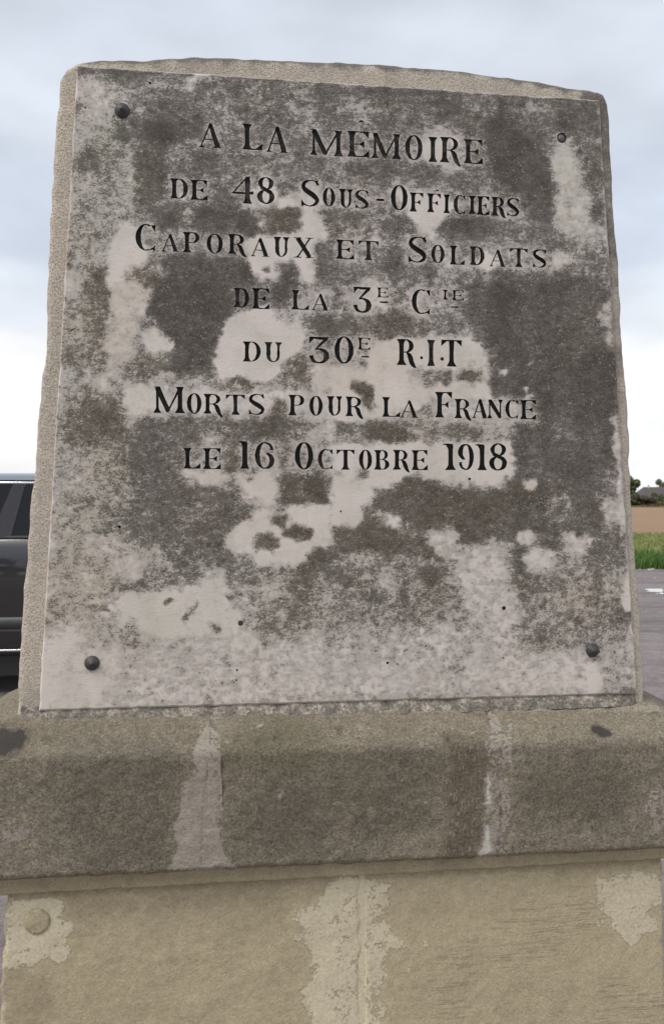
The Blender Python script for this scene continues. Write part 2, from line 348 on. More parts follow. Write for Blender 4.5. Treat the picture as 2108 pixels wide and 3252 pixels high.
# --- plaque, lower left
B('E', 220, 0, 470, 700, .46, .5, .15, soft=20)
P('E', [(480, 0), (1100, 0), (1090, 60), (1050, 130), (1080, 200), (960, 290), (760, 250), (640, 220), (560, 150), (480, 130)], .66, .25, soft=14)
B('E', 440, 130, 620, 260, .3, .4, soft=14); B('E', 430, 240, 530, 470, .55, .9, soft=12)
P('E', [(1150, 60), (1260, 20), (1543, 10), (1543, 190), (1490, 200), (1430, 280), (1330, 300), (1190, 290), (1170, 240), (1070, 230), (1040, 160), (1100, 110)], .02, .1, soft=7)
B('E', 1320, 105, 1450, 170, .92, .7, soft=6); B('E', 1180, 140, 1290, 225, .65, .5, soft=7); B('E', 1255, 35, 1350, 100, .78, .6, soft=6); B('E', 1080, 40, 1180, 80, .75, .6, soft=6)
B('E', 1000, 220, 1100, 290, .72, .3, soft=8); B('E', 1050, 285, 1190, 380, .55, .3, soft=9)
B('E', 520, 230, 700, 360, .12, .2, soft=14); B('E', 640, 190, 780, 300, .2, .3); B('E', 640, 350, 800, 400, .5, .3)
B('E', 780, 200, 970, 320, .55, .2, soft=12); B('E', 820, 330, 950, 400, .52)
P('E', [(540, 420), (700, 410), (900, 380), (1040, 310), (1080, 420), (1110, 560), (1060, 640), (900, 620), (760, 640), (650, 620), (570, 540), (530, 470)], .06, .05, .35, soft=12)
B('E', 540, 430, 860, 640, .04, 0, .8, soft=16); B('E', 1040, 420, 1080, 460, .75, .3, soft=5)
P('E', [(845, 545), (870, 505), (925, 455), (915, 475), (880, 525), (860, 548)], .85, .4, soft=3); B('E', 985, 550, 1030, 605, .6, .9, soft=5)
B('E', 640, 350, 690, 385, .8, .4, soft=4); B('E', 750, 435, 805, 460, .85, .4, soft=4); B('E', 465, 480, 520, 500, .8, .6, soft=4)
P('E', [(860, 640), (1200, 600), (1220, 720), (1150, 770), (980, 760), (880, 700)], .08, 0, .75, soft=14); B('E', 1020, 730, 1200, 830, .25, 0, .8, soft=12)
B('E', 1150, 330, 1543, 640, .52, .45, 0, soft=22); B('E', 1380, 280, 1470, 370, .72, .7, soft=8); B('E', 1430, 200, 1543, 310, .82, .6, soft=9)
B('E', 1190, 350, 1350, 450, .25, .3, soft=12); B('E', 1400, 560, 1543, 700, .3)
B('E', 470, 560, 660, 670, .58, .4, soft=10); B('E', 200, 560, 400, 900, .36, .15, .1, soft=18)
P('E', [(480, 680), (860, 660), (1543, 660), (1543, 925), (190, 965), (190, 850), (380, 820), (460, 720)], .28, .08, 0, soft=20)
B('E', 1300, 800, 1543, 880, .12, soft=14)
P('E', [(375, 780), (475, 780), (490, 940), (370, 950)], .03, 0, .15, soft=8); B('E', 560, 850, 620, 920, .5, 0, .3, soft=8)
B('E', 405, 690, 490, 780, .15, soft=8)
# --- plaque, lower right
P('F', [(0, 120), (150, 100), (300, 120), (420, 160), (540, 200), (480, 260), (330, 230), (200, 240), (120, 235), (0, 250)], .84, .75, soft=8)
P('F', [(330, 0), (850, 0), (860, 110), (840, 180), (760, 170), (600, 180), (520, 130), (430, 110), (370, 90), (330, 60)], .84, .55, soft=9)
B('F', 430, 110, 590, 200, .15, .1, soft=9); B('F', 480, 180, 620, 260, .18, .2, soft=9); B('F', 100, 240, 230, 280, .12)
P('F', [(0, 300), (250, 270), (520, 290), (600, 370), (560, 460), (440, 540), (330, 480), (220, 440), (60, 440), (0, 470)], .55, .45, soft=14)
B('F', 40, 330, 100, 380, .85, .3, soft=6); B('F', 150, 400, 220, 460, .82, .2, soft=6); B('F', 310, 380, 350, 480, .7, .3, soft=5); B('F', 400, 290, 520, 370, .78, .5, soft=7)
B('F', 0, 460, 200, 620, .5, .2, soft=16); B('F', 470, 520, 530, 560, .75, soft=6); B('F', 400, 530, 432, 558, .7, soft=4); B('F', 230, 290, 300, 420, .2, 0, .2)
P('F', [(640, 200), (770, 175), (810, 240), (830, 330), (890, 470), (870, 580), (760, 600), (640, 560), (600, 400), (560, 330), (600, 260)], .18, .05, soft=10)
P('F', [(860, 130), (940, 110), (960, 170), (900, 195), (860, 180)], .08, soft=6); B('F', 850, 190, 910, 320, .78, .2, soft=8)
P('F', [(900, 220), (960, 190), (1030, 230), (1060, 280), (1010, 330), (940, 330), (895, 290)], .08, soft=7); B('F', 960, 175, 1060, 215, .75, .3, soft=6)
P('F', [(1060, 140), (1180, 120), (1220, 200), (1180, 260), (1090, 200)], .1, .1, soft=9); B('F', 1240, 20, 1310, 100, .15, soft=8)
B('F', 860, 0, 1240, 110, .7, .2, soft=14); B('F', 1190, 80, 1360, 360, .66, .1, soft=18)
P('F', [(820, 330), (1200, 300), (1350, 380), (1350, 520), (1300, 640), (1060, 720), (880, 680), (870, 500)], .54, .3, soft=18)
B('F', 1040, 380, 1230, 520, .38, .5, soft=16); B('F', 1300, 480, 1390, 560, .68, soft=10); B('F', 830, 310, 930, 400, .65, .5, soft=9)
B('F', 880, 520, 1050, 620, .62, .1, soft=12)
P('F', [(0, 620), (600, 560), (870, 600), (890, 880), (0, 915)], .3, .02, 0, soft=18); B('F', 240, 590, 420, 700, .36, 0, .1)
P('F', [(880, 700), (1180, 690), (1180, 870), (880, 885)], .2, .05, soft=14); B('F', 1250, 640, 1400, 870, .36, .05, soft=14)
P('F', [(500, 765), (600, 745), (640, 755), (600, 785), (515, 785)], .55, 0, .5, soft=5); B('F', 120, 790, 420, 860, .12, soft=14); B('F', 640, 760, 900, 860, .15, soft=14)
P('F', [(1183, 740), (1250, 740), (1255, 880), (1180, 885)], .0, soft=6)
P('F', [(1350, 0), (1372, 0), (1400, 450), (1418, 880), (1408, 880), (1380, 500), (1345, 460), (1360, 380), (1375, 300)], .02, soft=5)
# --- backing stone: only its moss along the top and flanks
#STAINS_END
# --- coping & base (dark, brown, green, light)
def area(x0, y0, x1, y1, vals, soft=10):
    sl = window([x0, x1], [y0, y1], 4 * soft); X, Y = GX[sl], GY[sl]
    ins = ((X > x0) & (X < x1) & (Y > y0) & (Y < y1)).astype(float); blend(blur(ins, soft / CELL), vals, 1, sl)
area(-300, 2262, 2400, 3400, (.5, .2, .1, 0), 3)
# coping
P('G', [(-80, -20), (900, 0), (900, 60), (500, 90), (-80, 130)], .55, .5, .3, soft=20)
P('G', [(300, 60), (860, 90), (840, 330), (780, 680), (450, 690), (250, 400)], .68, .05, .1, soft=30)
P('G', [(960, -10), (1010, -10), (1012, 120), (1003, 250), (1022, 300), (1022, 450), (1045, 600), (1110, 660), (1135, 674), (755, 700), (800, 650), (830, 560), (812, 480), (822, 400), (850, 330), (890, 250), (900, 180), (920, 80)], .35, .2, 0, .8, soft=5)
B('G', 820, 400, 1010, 690, .15, .2, 0, .85, soft=14, a=.5)
B('G', -60, 420, 180, 600, .3, .4, 0, .55, soft=16); B('G', -30, 600, 220, 730, .4, .2, 0, .3, soft=16)
P('G', [(760, 700), (830, 655), (1060, 640), (1135, 674)], .1, .2, 0, .95, soft=4)
B('G', -110, 5, 145, 150, 1.02, .6, 0, 0, soft=12); B('G', 200, 45, 250, 75, .9, .3, soft=5)
B('G', 1030, -20, 1560, 240, .6, .6, .75, 0, soft=26); B('G', 1260, 38, 1302, 88, 1, 0, soft=5); B('G', 1180, 70, 1230, 110, .9, 0, soft=6)
P('G', [(1010, 150), (1036, 155), (1030, 215), (1012, 205)], 1, .2, soft=3); B('G', 915, 40, 990, 62, .95, .2, soft=4)
B('G', 1080, 240, 1560, 620, .72, .15, .1, 0, soft=30); B('G', 1290, 315, 1315, 345, 0, .8, 0, .8, soft=4)
B('H', -40, 60, 520, 560, .7, .3, .1, 0, soft=30); B('H', 280, 480, 540, 640, .42, .4, 0, .3, soft=16)
P('H', [(560, 0), (840, 0), (845, 200), (826, 330), (815, 440), (830, 510), (815, 612), (690, 625), (730, 480), (720, 330), (730, 200), (640, 90)], .35, .1, 0, .6, soft=7)
P('H', [(520, 40), (700, 30), (735, 200), (690, 400), (665, 620), (500, 620), (560, 460), (500, 330), (560, 200)], .75, 1, 0, .12, soft=14)
P('H', [(705, 250), (738, 210), (746, 340), (726, 420), (705, 340)], 0, 0, .1, 1, soft=4)
P('H', [(700, 460), (735, 465), (742, 540), (730, 625), (662, 628), (690, 560)], 0, 0, .1, 1, soft=4)
B('H', 1430, 250, 1600, 520, .3, .3, 0, .6, soft=14); B('H', 1380, 400, 1480, 470, .35, .3, 0, .45, soft=10)
B('H', 860, 90, 1400, 480, .66, .2, .15, 0, soft=30); B('H', 880, 500, 1543, 600, .5, .3, 0, .1, soft=14)
B('H', 850, -60, 1500, 50, .45, .35, .3, .1, soft=12)
P('H', [(1195, 10), (1240, -2), (1290, 20), (1300, 45), (1270, 62), (1225, 50), (1200, 35)], 1, 0, soft=3); B('H', 525, 50, 560, 85, 1, .3, soft=4)
B('H', 160, 400, 210, 440, .2, .2, 0, .6, soft=4)
for x_, y_, r_ in ((125, 12, 16), (620, 30, 16), (640, 45, 9), (750, 10, 18), (755, 42, 14), (700, 20, 9), (665, 65, 8), (780, 60, 9), (830, 10, 12), (560, 20, 9), (850, 50, 8), (1390, 20, 14), (1440, 25, 10), (1330, 70, 8), (690, 90, 6), (645, 120, 7), (540, 512, 7), (180, 440, 9), (230, 480, 6)):
    B('H', x_ - r_, y_ - r_ * .7 - 5, x_ + r_, y_ + r_ * .7 - 5, .1, .15, 0, .9, soft=3)
for x_, y_, r_ in ((540, 72, 14), (40, 30, 20), (170, 0, 9), (330, 30, 10), (1030, 20, 12), (620, 20, 9), (1500, -50, 12)):
    B('H', x_ - r_, y_ - r_, x_ + r_, y_ + r_, .93, .1, 0, 0, soft=4)
for x_, y_, r_ in ((1055, 85, 10), (1535, 122, 7), (360, 650, 9), (1220, 10, 18), (1185, 260, 8), (640, 350, 5)):
    B('G', x_ - r_, y_ - r_, x_ + r_, y_ + r_, 0, .6, 0, .9, soft=3)
for x_, y_, r_ in ((780, 145, 9), (650, 125, 6), (235, 60, 14), (560, 80, 7), (420, 40, 8), (1435, 90, 8)):
    B('G', x_ - r_, y_ - r_, x_ + r_, y_ + r_, .92, .1, 0, 0, soft=5)
# fillet + base
P('G', [(-100, 735), (700, 690), (1543, 660), (1543, 712), (700, 760), (-100, 810)], .45, .5, .5, 0, soft=8)
P('H', [(-20, 655), (800, 615), (1600, 585), (1600, 660), (800, 675), (-20, 712)], .42, .6, .4, 0, soft=8)
area(-300, 2862, 1150, 3400, (.36, .35, .1, 0), 14); area(1150, 2790, 2400, 3400, (.28, .55, .05, .05), 14)
P('G', [(40, 800), (700, 760), (1300, 720), (1300, 830), (700, 880), (400, 900)], .55, .4, .25, 0, soft=22)
P('G', [(38, 800), (130, 812), (240, 800), (300, 850), (270, 890), (340, 900), (350, 960), (310, 1010), (340, 1060), (270, 1110), (190, 1100), (150, 1140), (60, 1150), (5, 1150), (30, 1000)], .15, .3, .05, .78, soft=6)
B('G', 20, 1150, 260, 1394, .5, 1, 0, 0, soft=30); B('G', 360, 1180, 560, 1394, .35, .8, 0, 0, soft=30); B('G', -20, 1160, 100, 1300, .6, .3)
P('G', [(1400, 850), (1480, 810), (1700, 760), (1700, 1440), (1420, 1440), (1440, 1340), (1390, 1300), (1400, 1230), (1460, 1160), (1440, 1060), (1400, 1010), (1330, 1000), (1420, 950), (1350, 920)], .12, .25, 0, .72, soft=10)
B('H', -80, 700, 240, 1450, .12, .35, 0, .85, soft=14)
P('H', [(20, 725), (60, 710), (200, 712), (340, 770), (220, 790), (330, 830), (200, 850), (320, 880), (210, 900), (290, 950), (350, 1030), (260, 1060), (240, 1120), (290, 1200), (220, 1250), (300, 1300), (230, 1420), (0, 1420)], .12, .3, 0, .68, soft=6)
B('H', 190, 895, 240, 925, .6, .4, 0, 0, soft=4); B('H', 20, 890, 50, 920, .5, .4, 0, 0, soft=4)
for x_, y_ in ((300, 1075), (370, 1080), (440, 1020), (345, 1140), (400, 1182), (460, 1186), (345, 1220), (340, 1265), (360, 1300), (380, 1320), (500, 1188), (345, 1350)):
    B('H', x_ - 22, y_ - 12, x_ + 22, y_ + 12, .1, .3, 0, .7, soft=3)
P('H', [(1260, 705), (1400, 690), (1515, 688), (1540, 760), (1530, 840), (1450, 870), (1500, 915), (1540, 960), (1460, 990), (1380, 1045), (1350, 1000), (1305, 950), (1290, 900), (1180, 840), (1250, 780), (1200, 735)], .08, .25, 0, .75, soft=6)
B('H', 1180, 910, 1270, 945, .2, .3, 0, .65, soft=4)
B('H', 700, 820, 1200, 1030, .18, .75, 0, 0, soft=30); B('H', 300, 1150, 1543, 1394, .42, .3, .05, 0, soft=30); B('H', 220, 700, 500, 900, .45, .35, 0, None, soft=24, a=.6)
def fsample(X, Y, warp=True):
    if warp:
        X = np.array(X, float); Y = np.array(Y, float)
        W_ = np.array([tuple(noise.noise_vector(Vector((x * .021, y * .021, 4)))) [:2] + tuple(noise.noise_vector(Vector((x * .062, y * .062, 9))))[:2] + (noise.noise(Vector((x * .034, y * .05, 2))), noise.noise(Vector((x * .09, y * .12, 6)))) for x, y in zip(X, Y)])
        r = fsample(X + 17 * W_[:, 0] + 9 * W_[:, 2], Y + 17 * W_[:, 1] + 9 * W_[:, 3], False)
        ls = np.clip((r[:, 0] - .12) / .2, 0, 1); YY = np.asarray(Y); XX = np.asarray(X)
        r[:, 0] += ls * (.13 * np.clip((700 - YY) / 250, 0, 1) - .15 * np.clip((430 - XX) / 160, 0, 1) - .13 * np.clip((YY - 1820) / 260, 0, 1)) * (YY < 2262)
        N3 = np.array([noise.noise(Vector((x * .011, y * .009, 31))) for x, y in zip(X, Y)]); r[:, 0] += ls * .20 * N3 * np.clip(1.4 - np.maximum(0, YY - 1800) / 300, .3, 1) * np.where(YY > 2262, .0, 1)
        r[:, 1] = np.clip(r[:, 1] + ls * .25 * np.clip(N3 + .25, 0, 1) + .06 * np.clip((500 - XX) / 300, 0, 1) * (YY < 2260), 0, 1)
        amp = .35 + .65 * np.clip(1 - np.abs(r[:, 0] - .5) * 2, 0, 1)
        r[:, 0] = np.clip(r[:, 0] + amp * np.where(YY > 2262, .4, 1) * (.34 * W_[:, 4] + .34 * W_[:, 5]), 0, 1.05); return r
    fx = np.clip((np.asarray(X) - OX) / CELL - .5, 0, NX - 1.001); fy = np.clip((np.asarray(Y) - OY) / CELL - .5, 0, NY - 1.001)
    i = fx.astype(int); j = fy.astype(int); a = (fx - i)[:, None]; b = (fy - j)[:, None]
    return (FIELD[j, i] * (1 - a) * (1 - b) + FIELD[j, i + 1] * a * (1 - b) + FIELD[j + 1, i] * (1 - a) * b + FIELD[j + 1, i + 1] * a * b)

# ------------------------------------------------------------------ stone materials
def marble_mat():
    k = NM('weathered_marble', .62); d, br, gr, li = k.attr()
    warp = k.n('ShaderNodeVectorMath', operation='ADD'); nzc = k.n('ShaderNodeTexNoise'); nzc.inputs['Scale'].default_value = 60; nzc.inputs['Detail'].default_value = 3
    k.l(k.P, nzc.inputs['Vector']); s1 = k.n('ShaderNodeVectorMath', operation='SCALE'); k.l(nzc.outputs['Color'], s1.inputs[0]); s1.inputs['Scale'].default_value = .012
    k.l(k.P, warp.inputs[0]); k.l(s1.outputs[0], warp.inputs[1]); W = warp.outputs[0]
    str_ = k.n('ShaderNodeMapping'); str_.inputs['Scale'].default_value = (1, 1, 1.9); k.l(W, str_.inputs[0]); W2 = str_.outputs[0]
    nF = k.noise(230, 4, .75, W2); nM = k.noise(70, 5, .72, W2); nL = k.noise(14, 4, .6); nX = k.noise(320, 3, .7, W2)
    g1 = k.math('ADD', k.math('MULTIPLY', k.math('SUBTRACT', nF, .5), 1.25), k.math('MULTIPLY', k.math('SUBTRACT', nM, .5), .8))
    g1 = k.math('ADD', g1, k.math('MULTIPLY', k.math('SUBTRACT', nX, .5), 1.5))
    g1 = k.math('MULTIPLY', g1, k.lin(d, .08, .48, .28, 1.0))
    vs_ = k.noise(1.0, 4, .6, k.mapv((26, 26, 3.2))); vw = k.math('MULTIPLY', k.math('SUBTRACT', vs_, .5), .42)
    t = k.math('ADD', k.math('ADD', d, g1), k.math('MULTIPLY', vw, k.sm(d, .05, .3)))
    clean = k.mix(k.sm(nL, .35, .65), (.72, .655, .62), (.63, .585, .535)); clean = k.mix(k.math('MULTIPLY', k.sm(vs_, .5, .68), .35), clean, (.53, .535, .45))
    vein = k.sm(k.noise(30, 5, .7, W), .5, .75)
    clean = k.mix(k.math('MULTIPLY', vein, .35), clean, (.43, .39, .365))
    clean = k.mix(k.math('MULTIPLY', k.sm(br, .1, .8), .45), clean, (.50, .42, .30))
    def stop(c, lo, hi, grey, brown): return k.mix(k.sm(t, lo, hi), c, k.mix(br, grey, brown))
    wash = k.math('MULTIPLY', k.sm(k.math('MULTIPLY_ADD', k.math('SUBTRACT', nL, .5), .25, k.math('ADD', d, k.math('MULTIPLY', vw, .5))), .04, .24), .85)
    clean = k.mix(wash, clean, k.mix(br, (.475, .437, .418), (.47, .42, .345)))
    c = stop(clean, .20, .46, (.335, .305, .282), (.32, .285, .232))
    c = stop(c, .34, .58, (.205, .186, .172), (.20, .174, .138))
    c = stop(c, .55, .90, (.108, .096, .086), (.108, .090, .066))
    c = stop(c, .88, 1.2, (.062, .054, .048), (.062, .050, .037))
    m = k.sm(t, .25, .8); m1 = m
    fl = k.math('MULTIPLY', k.sm(nX, .55, .66), k.sm(k.noise(45, 4, .7, W), .47, .58)); c = k.mix(k.math('MULTIPLY', k.math('MULTIPLY', fl, m), .5), c, (.40, .37, .345))
    c = k.mix(k.math('MULTIPLY', gr, .45), c, k.mix(m1, (.50, .52, .44), (.19, .20, .155)))
    c = k.mix(k.math('MULTIPLY', k.sm(k.noise(5, 3), .45, .7), .22), c, k.mix(1.0, c, (1.0, .90, .76), 'MULTIPLY'))
    pv = k.math('MULTIPLY', k.sm(k.vor(190, W), .16, .30, 1, 0), k.sm(k.noise(38, 4, .65, W), .44, .54)); pv = k.math('MULTIPLY', pv, k.sm(d, .10, .42))
    c = k.mix(k.math('MULTIPLY', pv, k.lin(d, .3, 1, .85, .5)), c, (.060, .050, .042))
    lv = k.math('MULTIPLY', k.sm(k.vor(170, k.mapv((1, 1, 1), (0, 0, 0), (3.3, 1, 2))), .14, .30, 1, 0), k.sm(k.noise(30, 4, .65, k.mapv((1, 1, 1), (0, 0, 0), (7, 1, 5))), .47, .58)); lv = k.math('MULTIPLY', lv, k.sm(d, .25, .5))
    c = k.mix(k.math('MULTIPLY', lv, .6), c, (.44, .41, .38))
    sp_ = k.vor(85, W); sp2 = k.math('MULTIPLY', k.sm(sp_, .08, .2, 1, 0), k.sm(k.noise(25, 3), .40, .56))
    sp2 = k.math('MULTIPLY', sp2, k.sm(d, .02, .3, .10, 1))
    c = k.mix(k.math('MULTIPLY', sp2, .75), c, (.06, .05, .042))
    c = k.mix(1.0, c, (1.02, 1.0, .965, 1), 'MULTIPLY')
    k.col(c); k.rough(k.lin(m, 0, 1, .5, .92))
    h = k.math('ADD', k.math('MULTIPLY', m, .5), k.math('MULTIPLY', nF, .8)); k.bump(h, .0012, .9)
    return k.m
def letter_mat():
    k = NM('black_letter_paint', .75); k.b.inputs['Specular IOR Level'].default_value = .25; n = k.noise(260, 4, .7); n2 = k.noise(40, 3)
    c = k.mix(k.sm(n, .4, .75), (.006, .006, .0065), (.02, .019, .019))
    c = k.mix(k.math('MULTIPLY', k.sm(n, .62, .72), k.sm(n2, .52, .66)), c, (.13, .12, .10))
    k.col(c); k.bump(n, .0006, .6); return k.m
def concrete_mat():
    k = NM('rough_cast_stone', .95); d, br, gr, li = k.attr()
    v = k.vor(330); n = k.noise(260, 4, .7); nM = k.noise(38, 5, .65); nL = k.noise(6, 4)
    c = k.mix(k.sm(nL, .35, .65), (.70, .61, .50), (.60, .535, .45))
    c = k.mix(k.sm(n, .35, .7), k.mix(.35, c, (.28, .24, .19)), c)
    c = k.mix(k.math('MULTIPLY', k.sm(k.noise(520, 2), .55, .7), .5), c, (.75, .68, .60))
    t = k.math('MULTIPLY_ADD', k.math('SUBTRACT', nM, .5), .8, d); t = k.math('MULTIPLY_ADD', k.math('SUBTRACT', n, .5), .7, t)
    c = k.mix(k.math('MULTIPLY', k.sm(t, .45, .85), .85), c, k.mix(gr, (.11, .10, .092), (.10, .105, .07)))
    c = k.mix(k.math('MULTIPLY', br, .5), c, (.42, .34, .25))
    c = k.mix(k.math('MULTIPLY', k.math('MULTIPLY', k.sm(k.vor(150), .05, .2, 1, 0), k.sm(nM, .45, .6)), .5), c, (.15, .125, .10))
    c = k.mix(1.0, c, k.gray(k.lin(n, .3, .7, .84, 1.16)), 'MULTIPLY')
    k.col(c); h = k.math('ADD', k.math('MULTIPLY', n, 1.2), k.math('MULTIPLY', k.sm(v, 0, .4), .8)); k.bump(h, .0024, 1.0); return k.m
def sandstone_mat(name, dark, light, patchc, lines=False, gr_=.42):
    """coping / base stone: attribute R dark, G brown, B olive, A light patch"""
    k = NM(name, .93); d, br, gr, li = k.attr()
    n = k.noise(210, 5, .75); nM = k.noise(42, 5, .65); nL = k.noise(7, 4, .55); nX = k.noise(330, 3, .7)
    t = k.math('MULTIPLY_ADD', k.math('SUBTRACT', nM, .5), .35, d); t = k.math('MULTIPLY_ADD', k.math('SUBTRACT', nL, .5), .25, t)
    c = k.mix(k.sm(t, .0, 1.0), light, dark)
    c = k.mix(k.math('MULTIPLY', br, .45), c, k.mix(k.sm(t, .2, .8), (.34, .27, .17), (.15, .115, .075)))
    c = k.mix(k.math('MULTIPLY', gr, .5), c, (.125, .12, .062))
    c = k.mix(1.0, c, k.gray(k.lin(n, .3, .7, 1 - gr_, 1 + gr_)), 'MULTIPLY')
    c = k.mix(1.0, c, k.gray(k.lin(nX, .3, .7, 1 - gr_ * .8, 1 + gr_ * .8)), 'MULTIPLY')
    pit = k.math('MULTIPLY', k.sm(k.vor(140), .08, .22, 1, 0), k.sm(k.noise(33, 4), .47, .6)); c = k.mix(k.math('MULTIPLY', pit, .6 if not lines else .3), c, (.075, .062, .048))
    blk = k.math('MULTIPLY', k.sm(d, .86, .97), .9); c = k.mix(blk, c, (.045, .040, .037))
    pt = k.math('MULTIPLY_ADD', k.math('SUBTRACT', nM, .5), 1.3, li); pt = k.math('MULTIPLY_ADD', k.math('SUBTRACT', n, .5), 1.3, pt)
    pm = k.sm(pt, .40, .58)
    pc = k.mix(k.sm(n, .3, .7), tuple(x * .78 for x in patchc), patchc); pc = k.mix(k.math('MULTIPLY', k.sm(nM, .55, .7), .4), pc, tuple(x * .6 for x in patchc))
    pc = k.mix(k.sm(li, .86, .97), pc, (.62, .60, .53) if not lines else patchc)
    c = k.mix(k.math('MULTIPLY', pm, k.lin(li, .4, 1.0, .68, .95)), c, pc)
    if lines:
        mv = k.mapv((1.2, 1, 34), (0, R(1.5), 0)); nl = k.noise(5, 4, .6, mv); s = k.sm(k.math('ABSOLUTE', k.math('SUBTRACT', nl, .5)), 0.0, .03, 1, 0)
        sx_ = k.n('ShaderNodeSeparateXYZ'); k.l(k.P, sx_.inputs[0]); s = k.math('MULTIPLY', s, k.sm(sx_.outputs[0], .08, .2)); s = k.math('MULTIPLY', s, k.sm(k.noise(9, 3, .5), .45, .62)); c = k.mix(k.math('MULTIPLY', s, .6), c, (.13, .105, .075))
    # pale elongated lichen flecks in the brown rain streak
    mv = k.mapv((1, 1, .22)); vs = k.vor(300, mv); f = k.math('MULTIPLY', k.sm(vs, .16, .38, 1, 0), k.sm(br, .62, .92))
    f = k.math('MULTIPLY', f, k.sm(k.noise(60, 3), .40, .52)); c = k.mix(k.math('MULTIPLY', f, .7), c, (.40, .35, .235))
    k.col(c)
    h = k.math('ADD', k.math('MULTIPLY', n, 1.0 if not lines else .5), k.math('MULTIPLY', nX, .5 if not lines else .25)); h = k.math('ADD', h, k.math('MULTIPLY', pm, .22))
    h = k.math('ADD', h, k.math('MULTIPLY', nM, .3)); k.bump(h, .0036 if not lines else .003, 1.0)
    return k.m
M_MARBLE, M_LET, M_CONC = marble_mat(), letter_mat(), concrete_mat()
M_COP = sandstone_mat('coping_sandstone', (.135, .114, .083), (.36, .312, .235), (.44, .385, .32), gr_=.46)
M_BASE = sandstone_mat('base_limestone', (.345, .285, .19), (.61, .515, .34), (.75, .665, .48), True, .17)
def worn_mat():
    k = NM('worn_letter_paint', .85); k.b.inputs['Specular IOR Level'].default_value = .2; n = k.noise(300, 4, .7); n2 = k.noise(55, 4, .7)
    c = k.mix(k.sm(n, .4, .7), (.012, .011, .011), (.05, .046, .043)); c = k.mix(k.math('MULTIPLY', k.sm(n2, .5, .64), .75), c, (.085, .078, .072)); k.col(c); k.bump(n, .0007, .7); return k.m
M_WORN = worn_mat()
M_BRONZE = plain('dark_bronze', (.062, .058, .056), .55, .2, .35, 160)
M_HOLE = plain('hole_shadow_dirt', (.012, .011, .010), .95)

# ------------------------------------------------------------------ letters
def stem(Q, x, y0, y1, T, s0=None, s1=None, t=.04, H=1):
    """flared upright with optional foot / head serifs; x centre"""
    h = y1 - y0; s0 = s0 if s0 is not None else T; s1 = s1 if s1 is not None else T
    rows = [(y0, s0), (y0 + t, s0 * .93), (y0 + 2.6 * t, max(T * 1.12, (s0 + T) * .5 * .92)), (y0 + 5 * t, T), (y0 + h * .5, T * .92),
            (y1 - 5 * t, T), (y1 - 2.6 * t, max(T * 1.12, (s1 + T) * .5 * .92)), (y1 - t, s1 * .93), (y1, s1)]
    for (a, wa), (b, wb) in zip(rows, rows[1:]):
        Q.append([(x - wa / 2, a), (x + wa / 2, a), (x + wb / 2, b), (x - wb / 2, b)])
def bar(Q, p, q, w0, w1=None):
    w1 = w0 if w1 is None else w1; dx, dy = q[0] - p[0], q[1] - p[1]; L = math.hypot(dx, dy) or 1; nx, ny = -dy / L, dx / L; n = max(1, int(L / 4))
    for i in range(n):
        a, b = i / n, (i + 1) / n; wa, wb = w0 + (w1 - w0) * a, w0 + (w1 - w0) * b
        A = (p[0] + dx * a, p[1] + dy * a); Bq = (p[0] + dx * b, p[1] + dy * b)
        Q.append([(A[0] - nx * wa / 2, A[1] - ny * wa / 2), (Bq[0] - nx * wb / 2, Bq[1] - ny * wb / 2), (Bq[0] + nx * wb / 2, Bq[1] + ny * wb / 2), (A[0] + nx * wa / 2, A[1] + ny * wa / 2)])
def tri(Q, a, b, c): Q.append([a, b, c])
def ring(Q, cx, cy_, a, b, T, t, t0=0, t1=360, n=28, Tl=None):
    st = []
    for i in range(n + 1):
        th = R(t0 + (t1 - t0) * i / n); c, s = math.cos(th), math.sin(th); TT = T if (c > 0 or Tl is None) else Tl
        st.append(((cx + a * c, cy_ + b * s), (cx + (a - TT) * c, cy_ + (b - t) * s)))
    for (o0, i0), (o1, i1) in zip(st, st[1:]): Q.append([o0, o1, i1, i0])
def curve(Q, pts, n=7):
    """Catmull-Rom through (x, y, width)"""
    p = [pts[0]] + list(pts) + [pts[-1]]; S = []
    for i in range(1, len(p) - 2):
        for k in range(n):
            t = k / n; S.append(tuple(.5 * ((2 * p[i][j]) + (p[i + 1][j] - p[i - 1][j]) * t + (2 * p[i - 1][j] - 5 * p[i][j] + 4 * p[i + 1][j] - p[i + 2][j]) * t * t + (3 * p[i][j] - p[i - 1][j] - 3 * p[i + 1][j] + p[i + 2][j]) * t ** 3) for j in range(3)))
    S.append(tuple(pts[-1])); E = []
    for i, (x, y, w) in enumerate(S):
        a = S[max(i - 1, 0)]; b = S[min(i + 1, len(S) - 1)]; dx, dy = b[0] - a[0], b[1] - a[1]; L = math.hypot(dx, dy) or 1
        E.append(((x - dy / L * w / 2, y + dx / L * w / 2), (x + dy / L * w / 2, y - dx / L * w / 2)))
    for (l0, r0), (l1, r1) in zip(E, E[1:]): Q.append([l0, r0, r1, l1])
